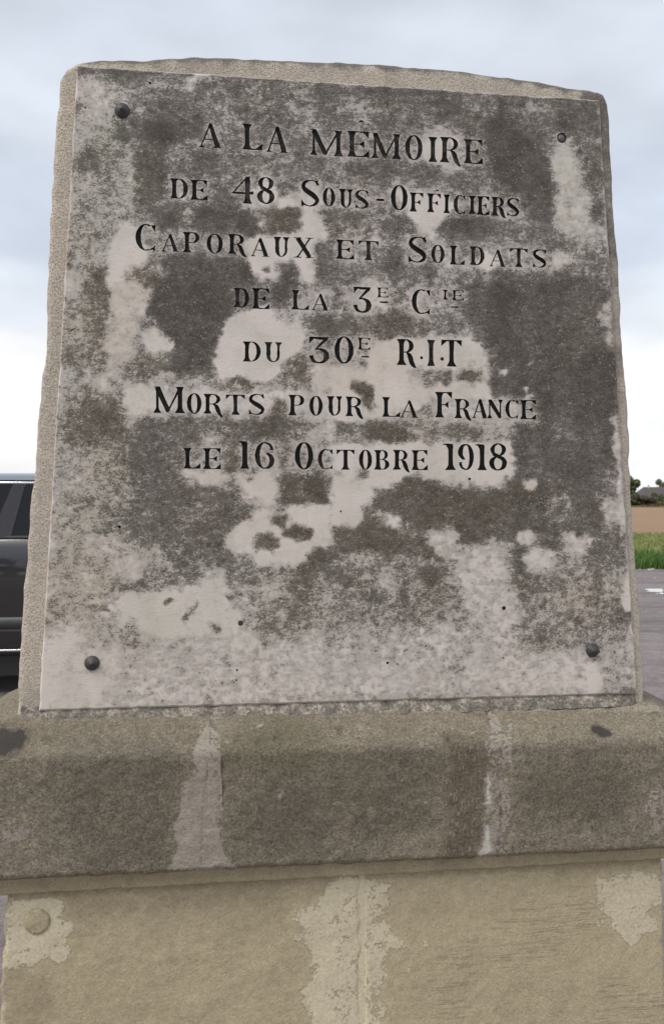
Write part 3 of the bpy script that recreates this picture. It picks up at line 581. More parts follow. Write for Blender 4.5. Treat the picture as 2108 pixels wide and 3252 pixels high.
def glyph(ch, w, h, leg=0):
    """strokes of a hand-cut roman letter, in mm, baseline 0"""
    T = min(.205 * h, 2.6 + .125 * h); t = max(.04 * h, .95); Q = []; s = T * 1.95
    if ch == 'I': stem(Q, w / 2, 0, h, T * .95, w, w, t)
    elif ch in 'LEF':
        sx = s / 2
        stem(Q, sx, 0, h, T, s if ch != 'F' else s, s, t)
        if ch in 'LE': bar(Q, (sx, t * .6), (w, t * .6), t * 1.3); tri(Q, (w - .30 * h, t * .4), (w - .02 * h, t * .4), (w, .27 * h))
        if ch in 'EF':
            bar(Q, (sx, h - t * .55), (w * .97, h - t * .55), t * 1.15); tri(Q, (w * .97 - .24 * h, h - t * .5), (w * .97, h - .27 * h), (w * .97, h - t * .3))
            bar(Q, (sx, h * .5), (w * .74, h * .5), t * 1.1); tri(Q, (w * .52, h * .5), (w * .77, h * .36), (w * .77, h * .64))
    elif ch == 'T':
        stem(Q, w / 2, 0, h, T, s * 1.05, T * 1.2, t); bar(Q, (0, h - t * .6), (w, h - t * .6), t * 1.3)
        tri(Q, (0, h - t * .4), (.0 * w, h - .24 * h), (.25 * h, h - t * .5)); tri(Q, (w, h - t * .4), (w - .25 * h, h - t * .5), (w, h - .24 * h))
    elif ch == 'D':
        sx = s / 2; stem(Q, sx, 0, h, T, s, s, t); ring(Q, w - .52 * w, h / 2, .52 * w, h / 2, T * 1.05, t * 1.1, -90, 90)
        bar(Q, (sx, h - t * .55), (w * .5, h - t * .55), t * 1.1); bar(Q, (sx, t * .55), (w * .5, t * .55), t * 1.1)
    elif ch in 'PR':
        sx = s / 2; f = .86 if ch == 'R' else 1.0; stem(Q, sx, 0, h, T, s * 1.05, s, t); b = .265 * h
        ring(Q, w * f - .42 * w, h - b, .42 * w, b, T * .95, t * 1.1, -90, 90, 18)
        bar(Q, (sx, h - t * .55), (w * (f - .4), h - t * .55), t * 1.1); bar(Q, (sx, h - 2 * b + t * .55), (w * (f - .4), h - 2 * b + t * .55), t * 1.1)
        if ch == 'R': curve(Q, [(w * .5, h * .48, t * 1.2), (w * .66, h * .36, T * .95), (w * .77, h * .1, T * 1.0), (w * .9, -leg * .6, T * .6), (w, -leg, t * .7)], 5)
    elif ch == 'B':
        sx = s / 2; stem(Q, sx, 0, h, T, s, s, t)
        ring(Q, w * .54, h * .755, .36 * w, .245 * h, T * .85, t * 1.1, -90, 90, 16); ring(Q, w * .56, h * .265, .44 * w, .265 * h, T * 1.05, t * 1.1, -90, 90, 18)
        for y in (h - t * .55, h * .515, t * .55): bar(Q, (sx, y), (w * .57, y), t * 1.1)
    elif ch in 'O0': ring(Q, w / 2, h / 2, w / 2, h / 2, T * 1.02, t * 1.1, 0, 360, 40)
    elif ch == 'C':
        ring(Q, w * .53, h / 2, w * .53, h / 2, T * 1.05, t * 1.15, 62, 292, 30)
        tri(Q, (w, h * .99), (w, h * .70), (w * .80, h * .90)); tri(Q, (w * .76, h * .95), (w, h * .96), (w * .98, h * .80)); curve(Q, [(w * .72, h * .05, t * 1.3), (w * .86, h * .09, t * 1.5), (w, h * .2, t * .8)], 4)
        tri(Q, (w * .86, h * .02), (w * .99, h * .0), (w * .97, h * .24))
    elif ch == 'S':
        curve(Q, [(w * .97, h * .80, t * .8), (w * .85, h * .91, t * 1.2), (w * .52, h * .965, t * 1.1), (w * .2, h * .87, T * .62), (w * .14, h * .70, T * .86), (w * .34, h * .56, T * 1.0), (w * .66, h * .42, T * 1.05),
                  (w * .87, h * .26, T * .86), (w * .78, h * .11, T * .6), (w * .48, h * .03, t * 1.1), (w * .18, h * .09, t * 1.2), (w * .03, h * .22, t * .8)], 6)
        tri(Q, (w * .93, h * 1.0), (w * .74, h * .92), (w * .93, h * .74)); tri(Q, (w * .02, h * .0), (w * .02, h * .27), (w * .24, h * .07))
    elif ch == 'U':
        stem(Q, s * .5, h * .3, h, T, T, s, t); stem(Q, w - s * .42, h * .3, h, T * .62, T * .62, s * .84, t)
        x0, x1 = s * .5 - T / 2, w - s * .42 + T * .31; ring(Q, (x0 + x1) / 2, h * .34, (x1 - x0) / 2, h * .34, T * .62, t * 1.2, 180, 360, 22, Tl=T)
    elif ch == 'M':
        a = w * .12; b = w * .84; stem(Q, a, 0, h, T * .5, s * .8, T * .6, t); stem(Q, b, 0, h, T * .95, s * 1.05, s * .8, t)
        bar(Q, (a, h * .96), (w * .47, h * .06), T * 1.1, T * .9); bar(Q, (w * .47, h * .10), (b, h * .97), t * 1.5, t * 2.0); tri(Q, (w * .38, h * .16), (w * .53, h * .16), (w * .47, -.01 * h))
        tri(Q, (0, h), (a + T * .6, h), (a + .02 * w, h * .9)); bar(Q, (b - T * .4, h - t * .5), (w * .95, h - t * .5), t)
    elif ch == 'N':
        a = w * .17; b = w * .83; stem(Q, a, 0, h, T * .42, s * .7, T * .5, t); stem(Q, b, 0, h, T * .42, T * .4, s * .7, t)
        bar(Q, (a, h * .96), (b, h * .04), T * 1.1, T * .95); tri(Q, (0, h), (a + T * .7, h), (a, h * .9))
    elif ch == 'A':
        ap = w * .54; bar(Q, (w * .13, t), (ap - T * .1, h * .98), t * 1.5, t * 1.5); bar(Q, (w * .83, t), (ap - .02 * w, h * .95), T * 1.1, T * .8)
        bar(Q, (w * .27, h * .33), (w * .72, h * .33), t * 1.1); tri(Q, (ap - T * .45, h * .88), (ap + T * .42, h * .88), (ap - T * .1, h * 1.02))
        tri(Q, (0, 0), (w * .30, 0), (w * .16, h * .10)); tri(Q, (w * .62, 0), (w, 0), (w * .84, h * .12)); bar(Q, (w * .64, t * .4), (w, t * .4), t * .8)
    elif ch == 'X':
        bar(Q, (w * .2, h * .97), (w * .82, h * .03), T * 1.1, T * 1.05); bar(Q, (w * .2, h * .03), (w * .82, h * .97), t * 1.8)
        for x0, x1, y in ((0, .38, 1), (.62, 1, 1), (0, .38, 0), (.6, 1, 0)):
            bar(Q, (w * x0, abs(y * h - t * .5)), (w * x1, abs(y * h - t * .5)), t); m = (x0 + x1) / 2; yy = h * .1 if y == 0 else h * .9
            tri(Q, (w * (m - .13), y * h), (w * (m + .13), y * h), (w * m, yy)) if y == 0 else tri(Q, (w * (m + .13), y * h), (w * (m - .13), y * h), (w * m, yy))
    elif ch == '1':
        stem(Q, w * .6, 0, h * .99, T * 1.02, w * .8, T, t); curve(Q, [(w * .02, h * .97, t), (w * .25, h * .97, t * 1.6), (w * .52, h * .93, T * .8)], 4); tri(Q, (w * .2, h * .97), (w * .45, h * .75), (w * .6, h * .97))
    elif ch == '3':
        bar(Q, (w * .03, h - t), (w * .95, h - t), t * 2); tri(Q, (w * .03, h * .98), (w * .03, h * .74), (w * .3, h * .96)); Q.append([(w * .35, h - t), (w * .35, h * .9), (w * .85, h * .9), (w * .98, h - t)])
        bar(Q, (w * .88, h * .94), (w * .32, h * .52), T * .75, t * 1.2)
        curve(Q, [(w * .32, h * .53, t), (w * .58, h * .54, t * 2), (w * .82, h * .42, T * .9), (w * .86, h * .25, T * 1.15), (w * .74, h * .09, T * .7), (w * .5, h * .035, t * 1.5), (w * .24, h * .1, T * .6), (w * .1, h * .29, T * .8)], 6)
        tri(Q, (w * .0, h * .31), (w * .25, h * .30), (w * .18, h * .14))
    elif ch == '4':
        stem(Q, w * .70, 0, h * .93, T, w * .42, T, t); bar(Q, (w * .02, h * .36), (w * .70, h * .97), t * 1.3); tri(Q, (w * .58, h * .9), (w * .81, h * .92), (w * .81, h * 1.0))
        bar(Q, (0, h * .375), (w * .7, h * .375), t * 1.8); bar(Q, (w * .7, h * .385), (w * .96, h * .385), t * 2.4); tri(Q, (w * .84, h * .42), (w * .99, h * .33), (w * .98, h * .46))
    elif ch == '8':
        ring(Q, w * .5, h * .765, w * .43, h * .235, T * .9, t, 0, 360, 30); ring(Q, w * .5, h * .27, w * .49, h * .27, T * 1.05, t * 1.2, 0, 360, 32)
        bar(Q, (w * .22, h * .62), (w * .8, h * .42), T * .75, T * .75)
    elif ch in '69':
        q = []
        ring(q, w * .5, h / 2, w * .5, h / 2, T * .98, t * 1.2, 68, 270, 26)
        curve(q, [(w * .6, h * .955, t * 1.3), (w * .78, h * .89, T * .5), (w * .9, h * .74, T * .6)], 5); tri(q, (w * .72, h * .69), (w * 1.0, h * .70), (w * .9, h * .80))
        curve(q, [(w * .58, h * .585, t), (w * .72, h * .54, T * .6), (w * .865, h * .40, T * .95), (w * .87, h * .23, T * .98), (w * .74, h * .08, T * .6), (w * .5, h * .025, t * 1.1)], 6)
        if ch == '9': q = [[(w - x, h - y) for x, y in f] for f in q]
        Q += q
    elif ch in '-_': bar(Q, (0, h / 2), (w, h / 2), h * .8, h)
    elif ch in '.': ring(Q, w / 2, h / 2, w / 2, h / 2, w * .5 - .05, h * .5 - .05, 0, 360, 12)
    elif ch == "'": Q.append([(0, 0), (w, h * .2), (w * .75, h), (w * .35, h * .8)])
    return Q
#LETTERS
LET = [  # sheet origin, then (letter, left, right, top, base[, leg below base])
 ((600, 370), [('A', 75, 268, 52, 254), ('L', 437, 602, 62, 272), ('A', 625, 808, 80, 292), ('M', 985, 1265, 110, 320), ("'", 1380, 1425, 28, 48)]),
 ((1000, 370), [('E', 264, 444, 120, 330), ('M', 460, 705, 138, 345), ('O', 735, 878, 153, 357), ('I', 925, 997, 168, 372), ('R', 1020, 1190, 170, 378, 24), ('E', 1212, 1370, 188, 387)]),
 ((500, 530), [('D', 105, 250, 95, 260), ('E', 270, 410, 108, 270), ('4', 612, 788, 72, 298), ('8', 813, 958, 82, 302), ('S', 1172, 1322, 102, 325), ('O', 1350, 1450, 168, 324)]),
 ((1080, 530), [('U', -11, 105, 180, 333), ('S', 122, 232, 187, 342), ('-', 292, 360, 260, 280), ('O', 412, 550, 148, 355), ('F', 565, 680, 210, 366), ('F', 708, 824, 218, 371), ("'", 778, 806, 184, 198),
   ('I', 842, 895, 225, 377), ('C', 925, 1020, 228, 384), ('I', 1045, 1107, 235, 383), ('E', 1113, 1219, 240, 391), ('R', 1232, 1352, 245, 400, 12), ('S', 1360, 1460, 252, 403)]),
 ((400, 690), [('C', 80, 242, 53, 273), ('A', 285, 432, 136, 281), ('P', 466, 602, 120, 289), ('O', 660, 792, 133, 297), ('R', 833, 985, 138, 301, 20), ('A', 1015, 1170, 168, 320), ('U', 1203, 1335, 160, 323), ('X', 1370, 1530, 165, 332)]),
 ((1000, 690), [('E', 172, 320, 185, 342), ('T', 355, 518, 193, 351), ('S', 760, 912, 154, 372), ('O', 948, 1057, 224, 376), ('L', 1098, 1222, 232, 387), ('D', 1260, 1382, 237, 391)]),
 ((1200, 690), [('A', 903, 1042, 262, 403), ('T', 1076, 1220, 255, 407), ('S', 1260, 1375, 260, 413)]),
 ((700, 880), [('D', 107, 235, 90, 249), ('E', 257, 403, 92, 259), ('L', 580, 724, 107, 266), ('A', 740, 884, 135, 271), ('3', 1083, 1230, 80, 292), ('E', 1281, 1370, 86, 166), ('_', 1300, 1368, 197, 211)]),
 ((1000, 880), [('C', 788, 938, 98, 302), ('I', 1042, 1082, 103, 184), ('E', 1120, 1215, 108, 191), ('_', 1108, 1170, 239, 253)]),
 ((700, 1030), [('D', 184, 330, 140, 304), ('U', 360, 502, 145, 309), ('3', 720, 887, 103, 320), ('0', 930, 1087, 98, 320), ('E', 1122, 1224, 110, 206), ('_', 1152, 1213, 257, 271)]),
 ((1000, 1030), [('R', 668, 826, 120, 333, 18), ('.', 857, 881, 261, 286), ('I', 914, 979, 127, 341), ('.', 1022, 1051, 267, 298), ('T', 1030, 1197, 128, 345)]),
 ((450, 1190), [('M', 98, 355, 97, 313), ('O', 370, 490, 150, 320), ('R', 506, 666, 157, 319, 26), ('T', 687, 844, 163, 327), ('S', 873, 1005, 154, 330), ('P', 1198, 1327, 165, 331), ('O', 1368, 1478, 171, 335)]),
 ((850, 1190), [('U', 482, 610, 175, 335), ('R', 635, 783, 180, 339, 20), ('L', 933, 1080, 183, 344), ('A', 1074, 1227, 208, 351)]),
 ((1200, 1190), [('F', 464, 607, 140, 350), ('R', 623, 762, 198, 356, 16), ('A', 764, 892, 196, 356), ('N', 888, 1020, 203, 356), ('C', 1038, 1142, 204, 357), ('E', 1158, 1289, 207, 363)]),
 ((550, 1370), [('L', 84, 224, 135, 304), ('E', 244, 391, 137, 308), ('1', 530, 622, 80, 306), ('6', 668, 824, 86, 307), ('O', 993, 1144, 87, 312), ('C', 1180, 1302, 144, 310), ('T', 1333, 1480, 150, 314)]),
 ((1050, 1370), [('O', 230, 337, 149, 313), ('B', 354, 479, 152, 313), ('R', 508, 646, 152, 312, 20), ('E', 658, 792, 153, 316), ('1', 913, 1020, 100, 316), ('9', 1043, 1167, 102, 317), ('1', 1176, 1272, 104, 317), ('8', 1290, 1439, 97, 320)]),
]
cuts = []   # (kind, faces in local metres)
for (ox, oy), row in LET:
    for g in row:
        ch, xl, xr, yt, yb = g[:5]; leg = g[5] if len(g) > 5 else 0
        S = 2.5717; xc = (xl + xr) / 2
        uL, zc = loc(ox + xl / S, oy + (yt + yb) / 2 / S); uR, _ = loc(ox + xr / S, oy + (yt + yb) / 2 / S)
        _, zt = loc(ox + xc / S, oy + yt / S); uC, zb = loc(ox + xc / S, oy + yb / S)
        w, h = (uR - uL) * 1000, (zt - zb) * 1000; lg = leg / S / FPX * DIST * 1000
        Q = glyph(ch, w, h, lg)
        lean = 0.0
        off = random.uniform(0, 50); out = []
        for f in Q:
            ff = []
            for x, y in f:
                v = noise.noise_vector(Vector((x * .33 + off, y * .33, 3.1))) * .42 + noise.noise_vector(Vector((x * .12 + off, y * .12, 7.7))) * .35
                ff.append((uL + (x + v.x) / 1000, zb + (y + v.y) / 1000))
            out.append(ff)
        cuts.append(('letter', out))
def disc(x, y, rpx, n=20):
    u, z = loc(x, y); r = rpx / FPX * DIST; return [[(u + r * math.cos(2 * math.pi * k / n) * (1 + .05 * math.sin(k * 2.3)), z + r * math.sin(2 * math.pi * k / n)) for k in range(n)]]
HOLES = [(764, 1979, 8.3), (1599, 1931, 6.6)]
for x, y, r in HOLES: cuts.append(('drilled_hole', disc(x, y, r)))
cuts.append(('bolt_socket', disc(1783, 438, 17)))
for x, y, r in ((1490, 1521, 4.5), (1671, 1511, 3), (1082, 1624, 3), (380, 1673, 4.5), (1352, 2052, 3), (1598, 2089, 3), (1230, 2105, 4.5), (753, 2128, 3.5), (751, 2160, 3), (477, 263, 4), (272, 342, 3)):
    cuts.append(('pit', disc(x, y, r, 10)))

# ------------------------------------------------------------------ memorial
MON = empty('war_memorial', (0, DIST, 0), YAW, label='weathered stone war memorial with an inscribed marble plaque on a coped pedestal', cat='memorial')
# plaque: front face triangulated around the cut letters
cor = [loc(245, 207), loc(1903, 317), loc(2022, 2203), loc(124, 2258)]   # TL TR BR BL
outline = []
for i in range(4):
    a, b = cor[i], cor[(i + 1) % 4]; n = int(math.hypot(b[0] - a[0], b[1] - a[1]) / .006)
    for k in range(n):
        f = k / n; x, z = a[0] + (b[0] - a[0]) * f, a[1] + (b[1] - a[1]) * f
        c = noise.noise(Vector((x * 60, z * 60, 2))) * .0012 + max(0, noise.noise(Vector((x * 25, z * 25, 9))) - .35) * .008
        nx, nz_ = -(b[1] - a[1]), (b[0] - a[0]); L = math.hypot(nx, nz_); c = c if 0 < k else 0
        outline.append((x - nx / L * -c * -1, z - nz_ / L * -c * -1))
cu = sum(p[0] for p in cor) / 4; cz = sum(p[1] for p in cor) / 4
def inset(p, d):
    dx, dz = cu - p[0], cz - p[1]; return (p[0] + math.copysign(min(abs(dx), d), dx), p[1] + math.copysign(min(abs(dz), d), dz))
BEV = .0028
ring0 = [inset(p, BEV) for p in outline]
def ccw(q):
    s = sum(q[i - 1][0] * q[i][1] - q[i][0] * q[i - 1][1] for i in range(len(q)))
    return q if s > 0 else q[::-1]
ring0 = ccw(ring0)
pts = [Vector(p) for p in ring0]; faces = [list(range(len(pts)))]; fmap = {0: None}
for ci, (kind, fs) in enumerate(cuts):
    for f in fs:
        # drop degenerate
        q = [f[0]]
        for p in f[1:]:
            if math.hypot(p[0] - q[-1][0], p[1] - q[-1][1]) > 1e-5: q.append(p)
        if len(q) < 3: continue
        q = ccw(q)
        base = len(pts); pts += [Vector(p) for p in q]; fmap[len(faces)] = ci; faces.append(list(range(base, base + len(q))))
zt_, zb_ = max(c[1] for c in cor), min(c[1] for c in cor); ul, ur = min(c[0] for c in cor), max(c[0] for c in cor)
STEP = .0036; k = 0
zz = zb_ + .004
inner = [inset(p, BEV + .003) for p in cor]
def inside(x, z):
    for i in range(4):
        a, b = inner[i], inner[(i + 1) % 4]
        if (b[0] - a[0]) * (z - a[1]) - (b[1] - a[1]) * (x - a[0]) > 0: return False
    return True
while zz < zt_:
    uu = ul + (STEP / 2 if k % 2 else 0); k += 1
    while uu < ur:
        if inside(uu, zz): pts.append(Vector((uu, zz)))
        uu += STEP
    zz += STEP * .9
rv, re_, rf, ov, oe, of = delaunay_2d_cdt(pts, [], faces, 0, 1e-7, True)
rv = np.array([(v.x, v.y) for v in rv])
owner = []
for f, o in zip(rf, of):
    ids = [fmap[i] for i in o if i in fmap]; cut = [i for i in ids if i is not None]
    owner.append(cut[0] if cut else (-1 if ids else -2))
def surf(u, z): return noise.noise(Vector((u * 9, z * 9, 1))) * .0008
# letter proximity: weather washes marble round each cut a little cleaner
lp = np.array([p for kd, fs in cuts if kd == 'letter' for f in fs for p in f])
SX, SY = zip(*[sheet(u, 0, z) for u, z in rv]); att = fsample(SX, SY)
lgx = np.floor(lp / .004).astype(int); cells = set(map(tuple, lgx)); 
near = np.array([min([math.hypot(a, b) for a in (-2, -1, 0, 1, 2) for b in (-2, -1, 0, 1, 2) if (int(u // .004) + a, int(z // .004) + b) in cells] or [4]) for u, z in rv])
att[:, 0] *= np.clip(.58 + .42 * near / 2.4, 0, 1)
def sub_mesh(tris, w, extra=None):
    idx = {}; V = []; F = []
    for t in tris:
        f = []
        for i in t:
            if i not in idx: idx[i] = len(V); V.append((rv[i][0], surf(*rv[i]) + w, rv[i][1]))
            f.append(idx[i])
        F.append(f)
    return idx, V, F
def orient(t):
    a, b, c = (rv[i] for i in t); s = (b[0] - a[0]) * (c[1] - a[1]) - (b[1] - a[1]) * (c[0] - a[0])
    return list(t) if s > 0 else list(t)[::-1]          # x,z plane facing -y
face_tris = [orient(t) for t, o in zip(rf, owner) if o == -1]
idx, V, F = sub_mesh(face_tris, 0)
A = [None] * len(V)
for i, j in idx.items(): A[j] = att[i]
# bevel + sides
ec = {}
for t in face_tris:
    for a, b in zip(t, t[1:] + t[:1]): ec[(a, b)] = 1
bound = [(a, b) for (a, b) in ec if (b, a) not in ec]
cutedge = set()
for t, o in zip(rf, owner):
    if o >= 0:
        t = orient(t)
        for a, b in zip(t, t[1:] + t[:1]): cutedge.add((b, a))
outer = [(a, b) for a, b in bound if (a, b) not in cutedge]
def outward(i, d):
    p = rv[i]; x, z = p
    # distance to each side, push along side normals when on that side
    dx = dz = 0
    for s in range(4):
        a, b = inset(cor[s], BEV), inset(cor[(s + 1) % 4], BEV); ex, ez = b[0] - a[0], b[1] - a[1]; L = math.hypot(ex, ez)
        dist = abs(ex * (z - a[1]) - ez * (x - a[0])) / L
        if dist < .0042: dx += -ez / L; dz += ex / L
    return (x + dx * d, z + dz * d)
rings = {}
for lvl, (off, w) in enumerate(((BEV, .0024), (BEV + .0002, .018))):
    for e in outer:
        for i in e:
            if (lvl, i) not in rings:
                q = outward(i, off); rings[(lvl, i)] = len(V); V.append((q[0], w, q[1])); aa = att[i].copy(); aa[0] *= .45; A.append(aa)
for a, b in outer:
    F.append([b_ for b_ in (idx[b], idx[a], rings[(0, a)], rings[(0, b)])]); F.append([rings[(0, b)], rings[(0, a)], rings[(1, a)], rings[(1, b)]])
n0 = len(V)
for c in [cor[3], cor[2], cor[1], cor[0]]: V.append((c[0], .018, c[1])); A.append(np.zeros(4))
F.append([n0 + 3, n0 + 2, n0 + 1, n0])
PLQ = mesh_obj('marble_plaque', V, F, M_MARBLE, MON, False, A)
PLQ['label'] = 'pale marble plaque mottled with dark lichen, lettering cut in black'
DEPTH = dict(letter=.0026, drilled_hole=.016, bolt_socket=.006, pit=.0015)
by = {}
for t, o in zip(rf, owner):
    if o >= 0: by.setdefault(o, []).append(orient(t))
for ci, tl in by.items():
    kind = cuts[ci][0]; dp = DEPTH[kind]
    i2, V2, F2 = sub_mesh(tl, dp); e2 = set()
    for t in tl:
        for a, b in zip(t, t[1:] + t[:1]): e2.add((a, b))
    top = {}
    for a, b in list(e2):
        if (b, a) not in e2:
            for i in (a, b):
                if i not in top: top[i] = len(V2); V2.append((rv[i][0], surf(*rv[i]) + .0001, rv[i][1]))
            F2.append([i2[b], i2[a], top[a], top[b]])
    if kind == 'bolt_socket':
        o = mesh_obj('bolt_socket', V2, F2, M_MARBLE, PLQ, False, [(.5, 0, 0, 0)] * len(V2))
    else: o = mesh_obj(kind, V2, F2, (M_WORN if (ci < 12 or random.Random(ci).random() < (.45 if ci < 62 else .12)) else M_LET) if kind == 'letter' else M_HOLE, PLQ)
# conical studs and the bare bolt end
def stud_mesh():
    m = MB(); r = .0118
    m.lathe([(r * .97, .0), (r, -.0015), (r * .98, -.0028), (r * .92, -.0036), (r * .5, -.0072), (r * .15, -.0100), (.0004, -.0112)], 28, Matrix.Rotation(R(-90), 4, 'X') @ Matrix.Scale(-1, 4, (0, 0, 1)) if False else Matrix(((1, 0, 0, 0), (0, 0, 1, 0), (0, -1, 0, 0), (0, 0, 0, 1))))
    return m
st = None
for x, y in ((388, 348), (292, 2107), (1883, 2066)):
    u, z = loc(x, y, -.004)
    if st is None: st = stud_mesh().build('stud', M_BRONZE, PLQ, True); o = st
    else: o = st.copy(); C.objects.link(o); o.parent = PLQ
    o.location = (u, .0008, z)
u, z = loc(1782, 437)
m = MB(); Mx = Matrix(((1, 0, 0, 0), (0, 0, 1, 0), (0, -1, 0, 0), (0, 0, 0, 1)))
m.lathe([(.0062, .0), (.0060, -.004), (.0052, -.0052), (.0005, -.0054)], 14, Mx); o = m.build('bolt_end', plain('rusty_bolt', (.17, .165, .16), .6, .4, .35, 300), PLQ, True); o.location = (u, .0058, z)

# ---- generic carved slab with rounded arris from an outline
def slab(name, pts2, w0, w1, mat, step=.012, rnd=.008, bumpy=.0015, dark=None, seed=0, parent=MON, fs=25):
    # resample
    P2 = []
    for i in range(len(pts2)):
        a, b = pts2[i], pts2[(i + 1) % len(pts2)]; L = math.hypot(b[0] - a[0], b[1] - a[1]); n = max(1, int(L / (step * .6)))
        P2 += [(a[0] + (b[0] - a[0]) * k / n, a[1] + (b[1] - a[1]) * k / n) for k in range(n)]
    area_ = sum(P2[i - 1][0] * P2[i][1] - P2[i][0] * P2[i - 1][1] for i in range(len(P2)))
    sg = 1 if area_ > 0 else -1; N = len(P2); nor = []
    for i in range(N):
        a, b = P2[i - 3], P2[(i + 3) % N]; dx, dz = b[0] - a[0], b[1] - a[1]; L = math.hypot(dx, dz) or 1; nor.append((dz / L * sg, -dx / L * sg))
    def nn(x, w, z, f=fs, s=0): return noise.noise(Vector((x * f + seed, w * f, z * f + s)))
    if sg < 0: P2.reverse(); nor.reverse()
    P2 = [(p[0] + n[0] * nn(p[0], 0, p[1], 45) * bumpy * 1.6, p[1] + n[1] * nn(p[0], 0, p[1], 45) * bumpy * 1.6) for p, n in zip(P2, nor)]
    r_in = [(p[0] - n[0] * rnd, p[1] - n[1] * rnd) for p, n in zip(P2, nor)]
    pv = [Vector(p) for p in r_in]; xs = [p[0] for p in r_in]; zs = [p[1] for p in r_in]
    st_pts = []; z = min(zs) + step / 2; k = 0
    while z < max(zs):
        x = min(xs) + (step / 2 if k % 2 else 0); k += 1
        while x < max(xs): st_pts.append(Vector((x, z))); x += step
        z += step
    vv, _, ff, _, _, oo = delaunay_2d_cdt(pv + st_pts, [], [list(range(N))], 0, 1e-7, True)
    V = []; F = []; use = {}
    for f, o in zip(ff, oo):
        if not o: continue
        a, b, c = (vv[i] for i in f); s = (b - a).cross(c - a); f = list(f) if s > 0 else list(f)[::-1]; t = []
        for i in f:
            if i not in use: use[i] = len(V); x, z = vv[i]; V.append([x, w0 + nn(x, 0, z) * bumpy + nn(x, 0, z, 90) * bumpy * .5, z])
            t.append(use[i])
        F.append(t)
    es = {(a, b) for t in F for a, b in zip(t, t[1:] + t[:1])}; bd = [(a, b) for a, b in es if (b, a) not in es]
    nxt = {a: b for a, b in bd}; start = bd[0][0]; loop = [start]
    while nxt[loop[-1]] != start and len(loop) < 100000: loop.append(nxt[loop[-1]])
    prev = loop; M_ = len(loop); ln = []
    for i in range(M_):
        a, b = V[loop[i - 3]], V[loop[(i + 3) % M_]]; dx, dz = b[0] - a[0], b[2] - a[2]; L = math.hypot(dx, dz) or 1; ln.append((dz / L, -dx / L))
    for off, w in ((rnd * .45, w0 + rnd * .12), (rnd * .8, w0 + rnd * .4), (rnd, w0 + rnd), (rnd, w0 + (w1 - w0) * .33), (rnd, w0 + (w1 - w0) * .66), (rnd, w1 - rnd), (rnd * .6, w1)):
        cur = []
        for i in range(M_):
            b = V[loop[i]]; cur.append(len(V)); j = nn(b[0], w, b[2], 40, 5) * bumpy * .4
            V.append([b[0] + ln[i][0] * (off + j), w + (nn(b[0], w, b[2]) * bumpy if off < rnd else 0), b[2] + ln[i][1] * (off + j)])
        for i in range(M_): F.append([prev[i], cur[i], cur[(i + 1) % M_], prev[(i + 1) % M_]])
        prev = cur
    F.append(prev[::-1])
    VA = np.array(V); SX, SY = zip(*[sheet(*v) for v in V]); at = fsample(SX, SY)
    if dark: at = np.array([dark(v, a) for v, a in zip(V, at)])
    o = mesh_obj(name, V, F, mat, parent, True, at); return o

# backing stone
BK = [(264, 190), (380, 184), (441, 187), (503, 183), (605, 177), (687, 176), (776, 183), (906, 187), (995, 191), (1154, 196), (1250, 203), (1327, 210), (1464, 220), (1532, 231), (1655, 249), (1710, 256), (1805, 274), (1901, 287), (1918, 297), (1932, 328), (1939, 362),
      (1939, 444), (1945, 533), (1949, 628), (1956, 731), (1966, 833), (1973, 970), (1976, 1057), (1984, 1153), (1997, 1310), (2002, 1433), (2007, 1583), (2014, 1690), (2024, 1805), (2036, 1942), (2041, 2078), (2046, 2160), (2046, 2250),
      (52, 2290), (55, 2215), (56, 2146), (65, 2023), (72, 1900), (82, 1791), (96, 1600), (103, 1549), (110, 1487), (117, 1337), (126, 1269), (129, 1187), (141, 1153), (148, 1057), (146, 968), (151, 867), (158, 696), (168, 526), (175, 403), (185, 334), (189, 252), (209, 215), (243, 195)]
WB = .008; TH = .15
bk = [loc(x, y, WB) for x, y in BK]
def bk_dark(v, a):
    x, y = sheet(*v); top = np.interp(x, [p[0] for p in BK[:20]], [p[1] for p in BK[:20]])
    d = .02
    if y < 330: d = max(d, 1.15 - (y - top) / (34.0 + 16 * noise.noise(Vector((x * .02, 0, 0)))))
    if x > 1850: d = max(d, .80 - max(0, y - 400) / 3200)
    if y < 330: d = max(d, .46)
    if y > 2120: d = max(d, .45)
    g = .5 if y > 1400 and x > 1850 else .1
    return (max(0, min(1, d + .12 * noise.noise(Vector((x * .01, y * .01, 0))))), .25 if x < 300 else .1, g, 0)
BACK = slab('backing_stone', bk, WB, WB + TH, M_CONC, .009, .009, .0013, bk_dark, 3, fs=30)
BACK['label'] = 'rough beige stone slab with an arched mossy top behind the plaque'

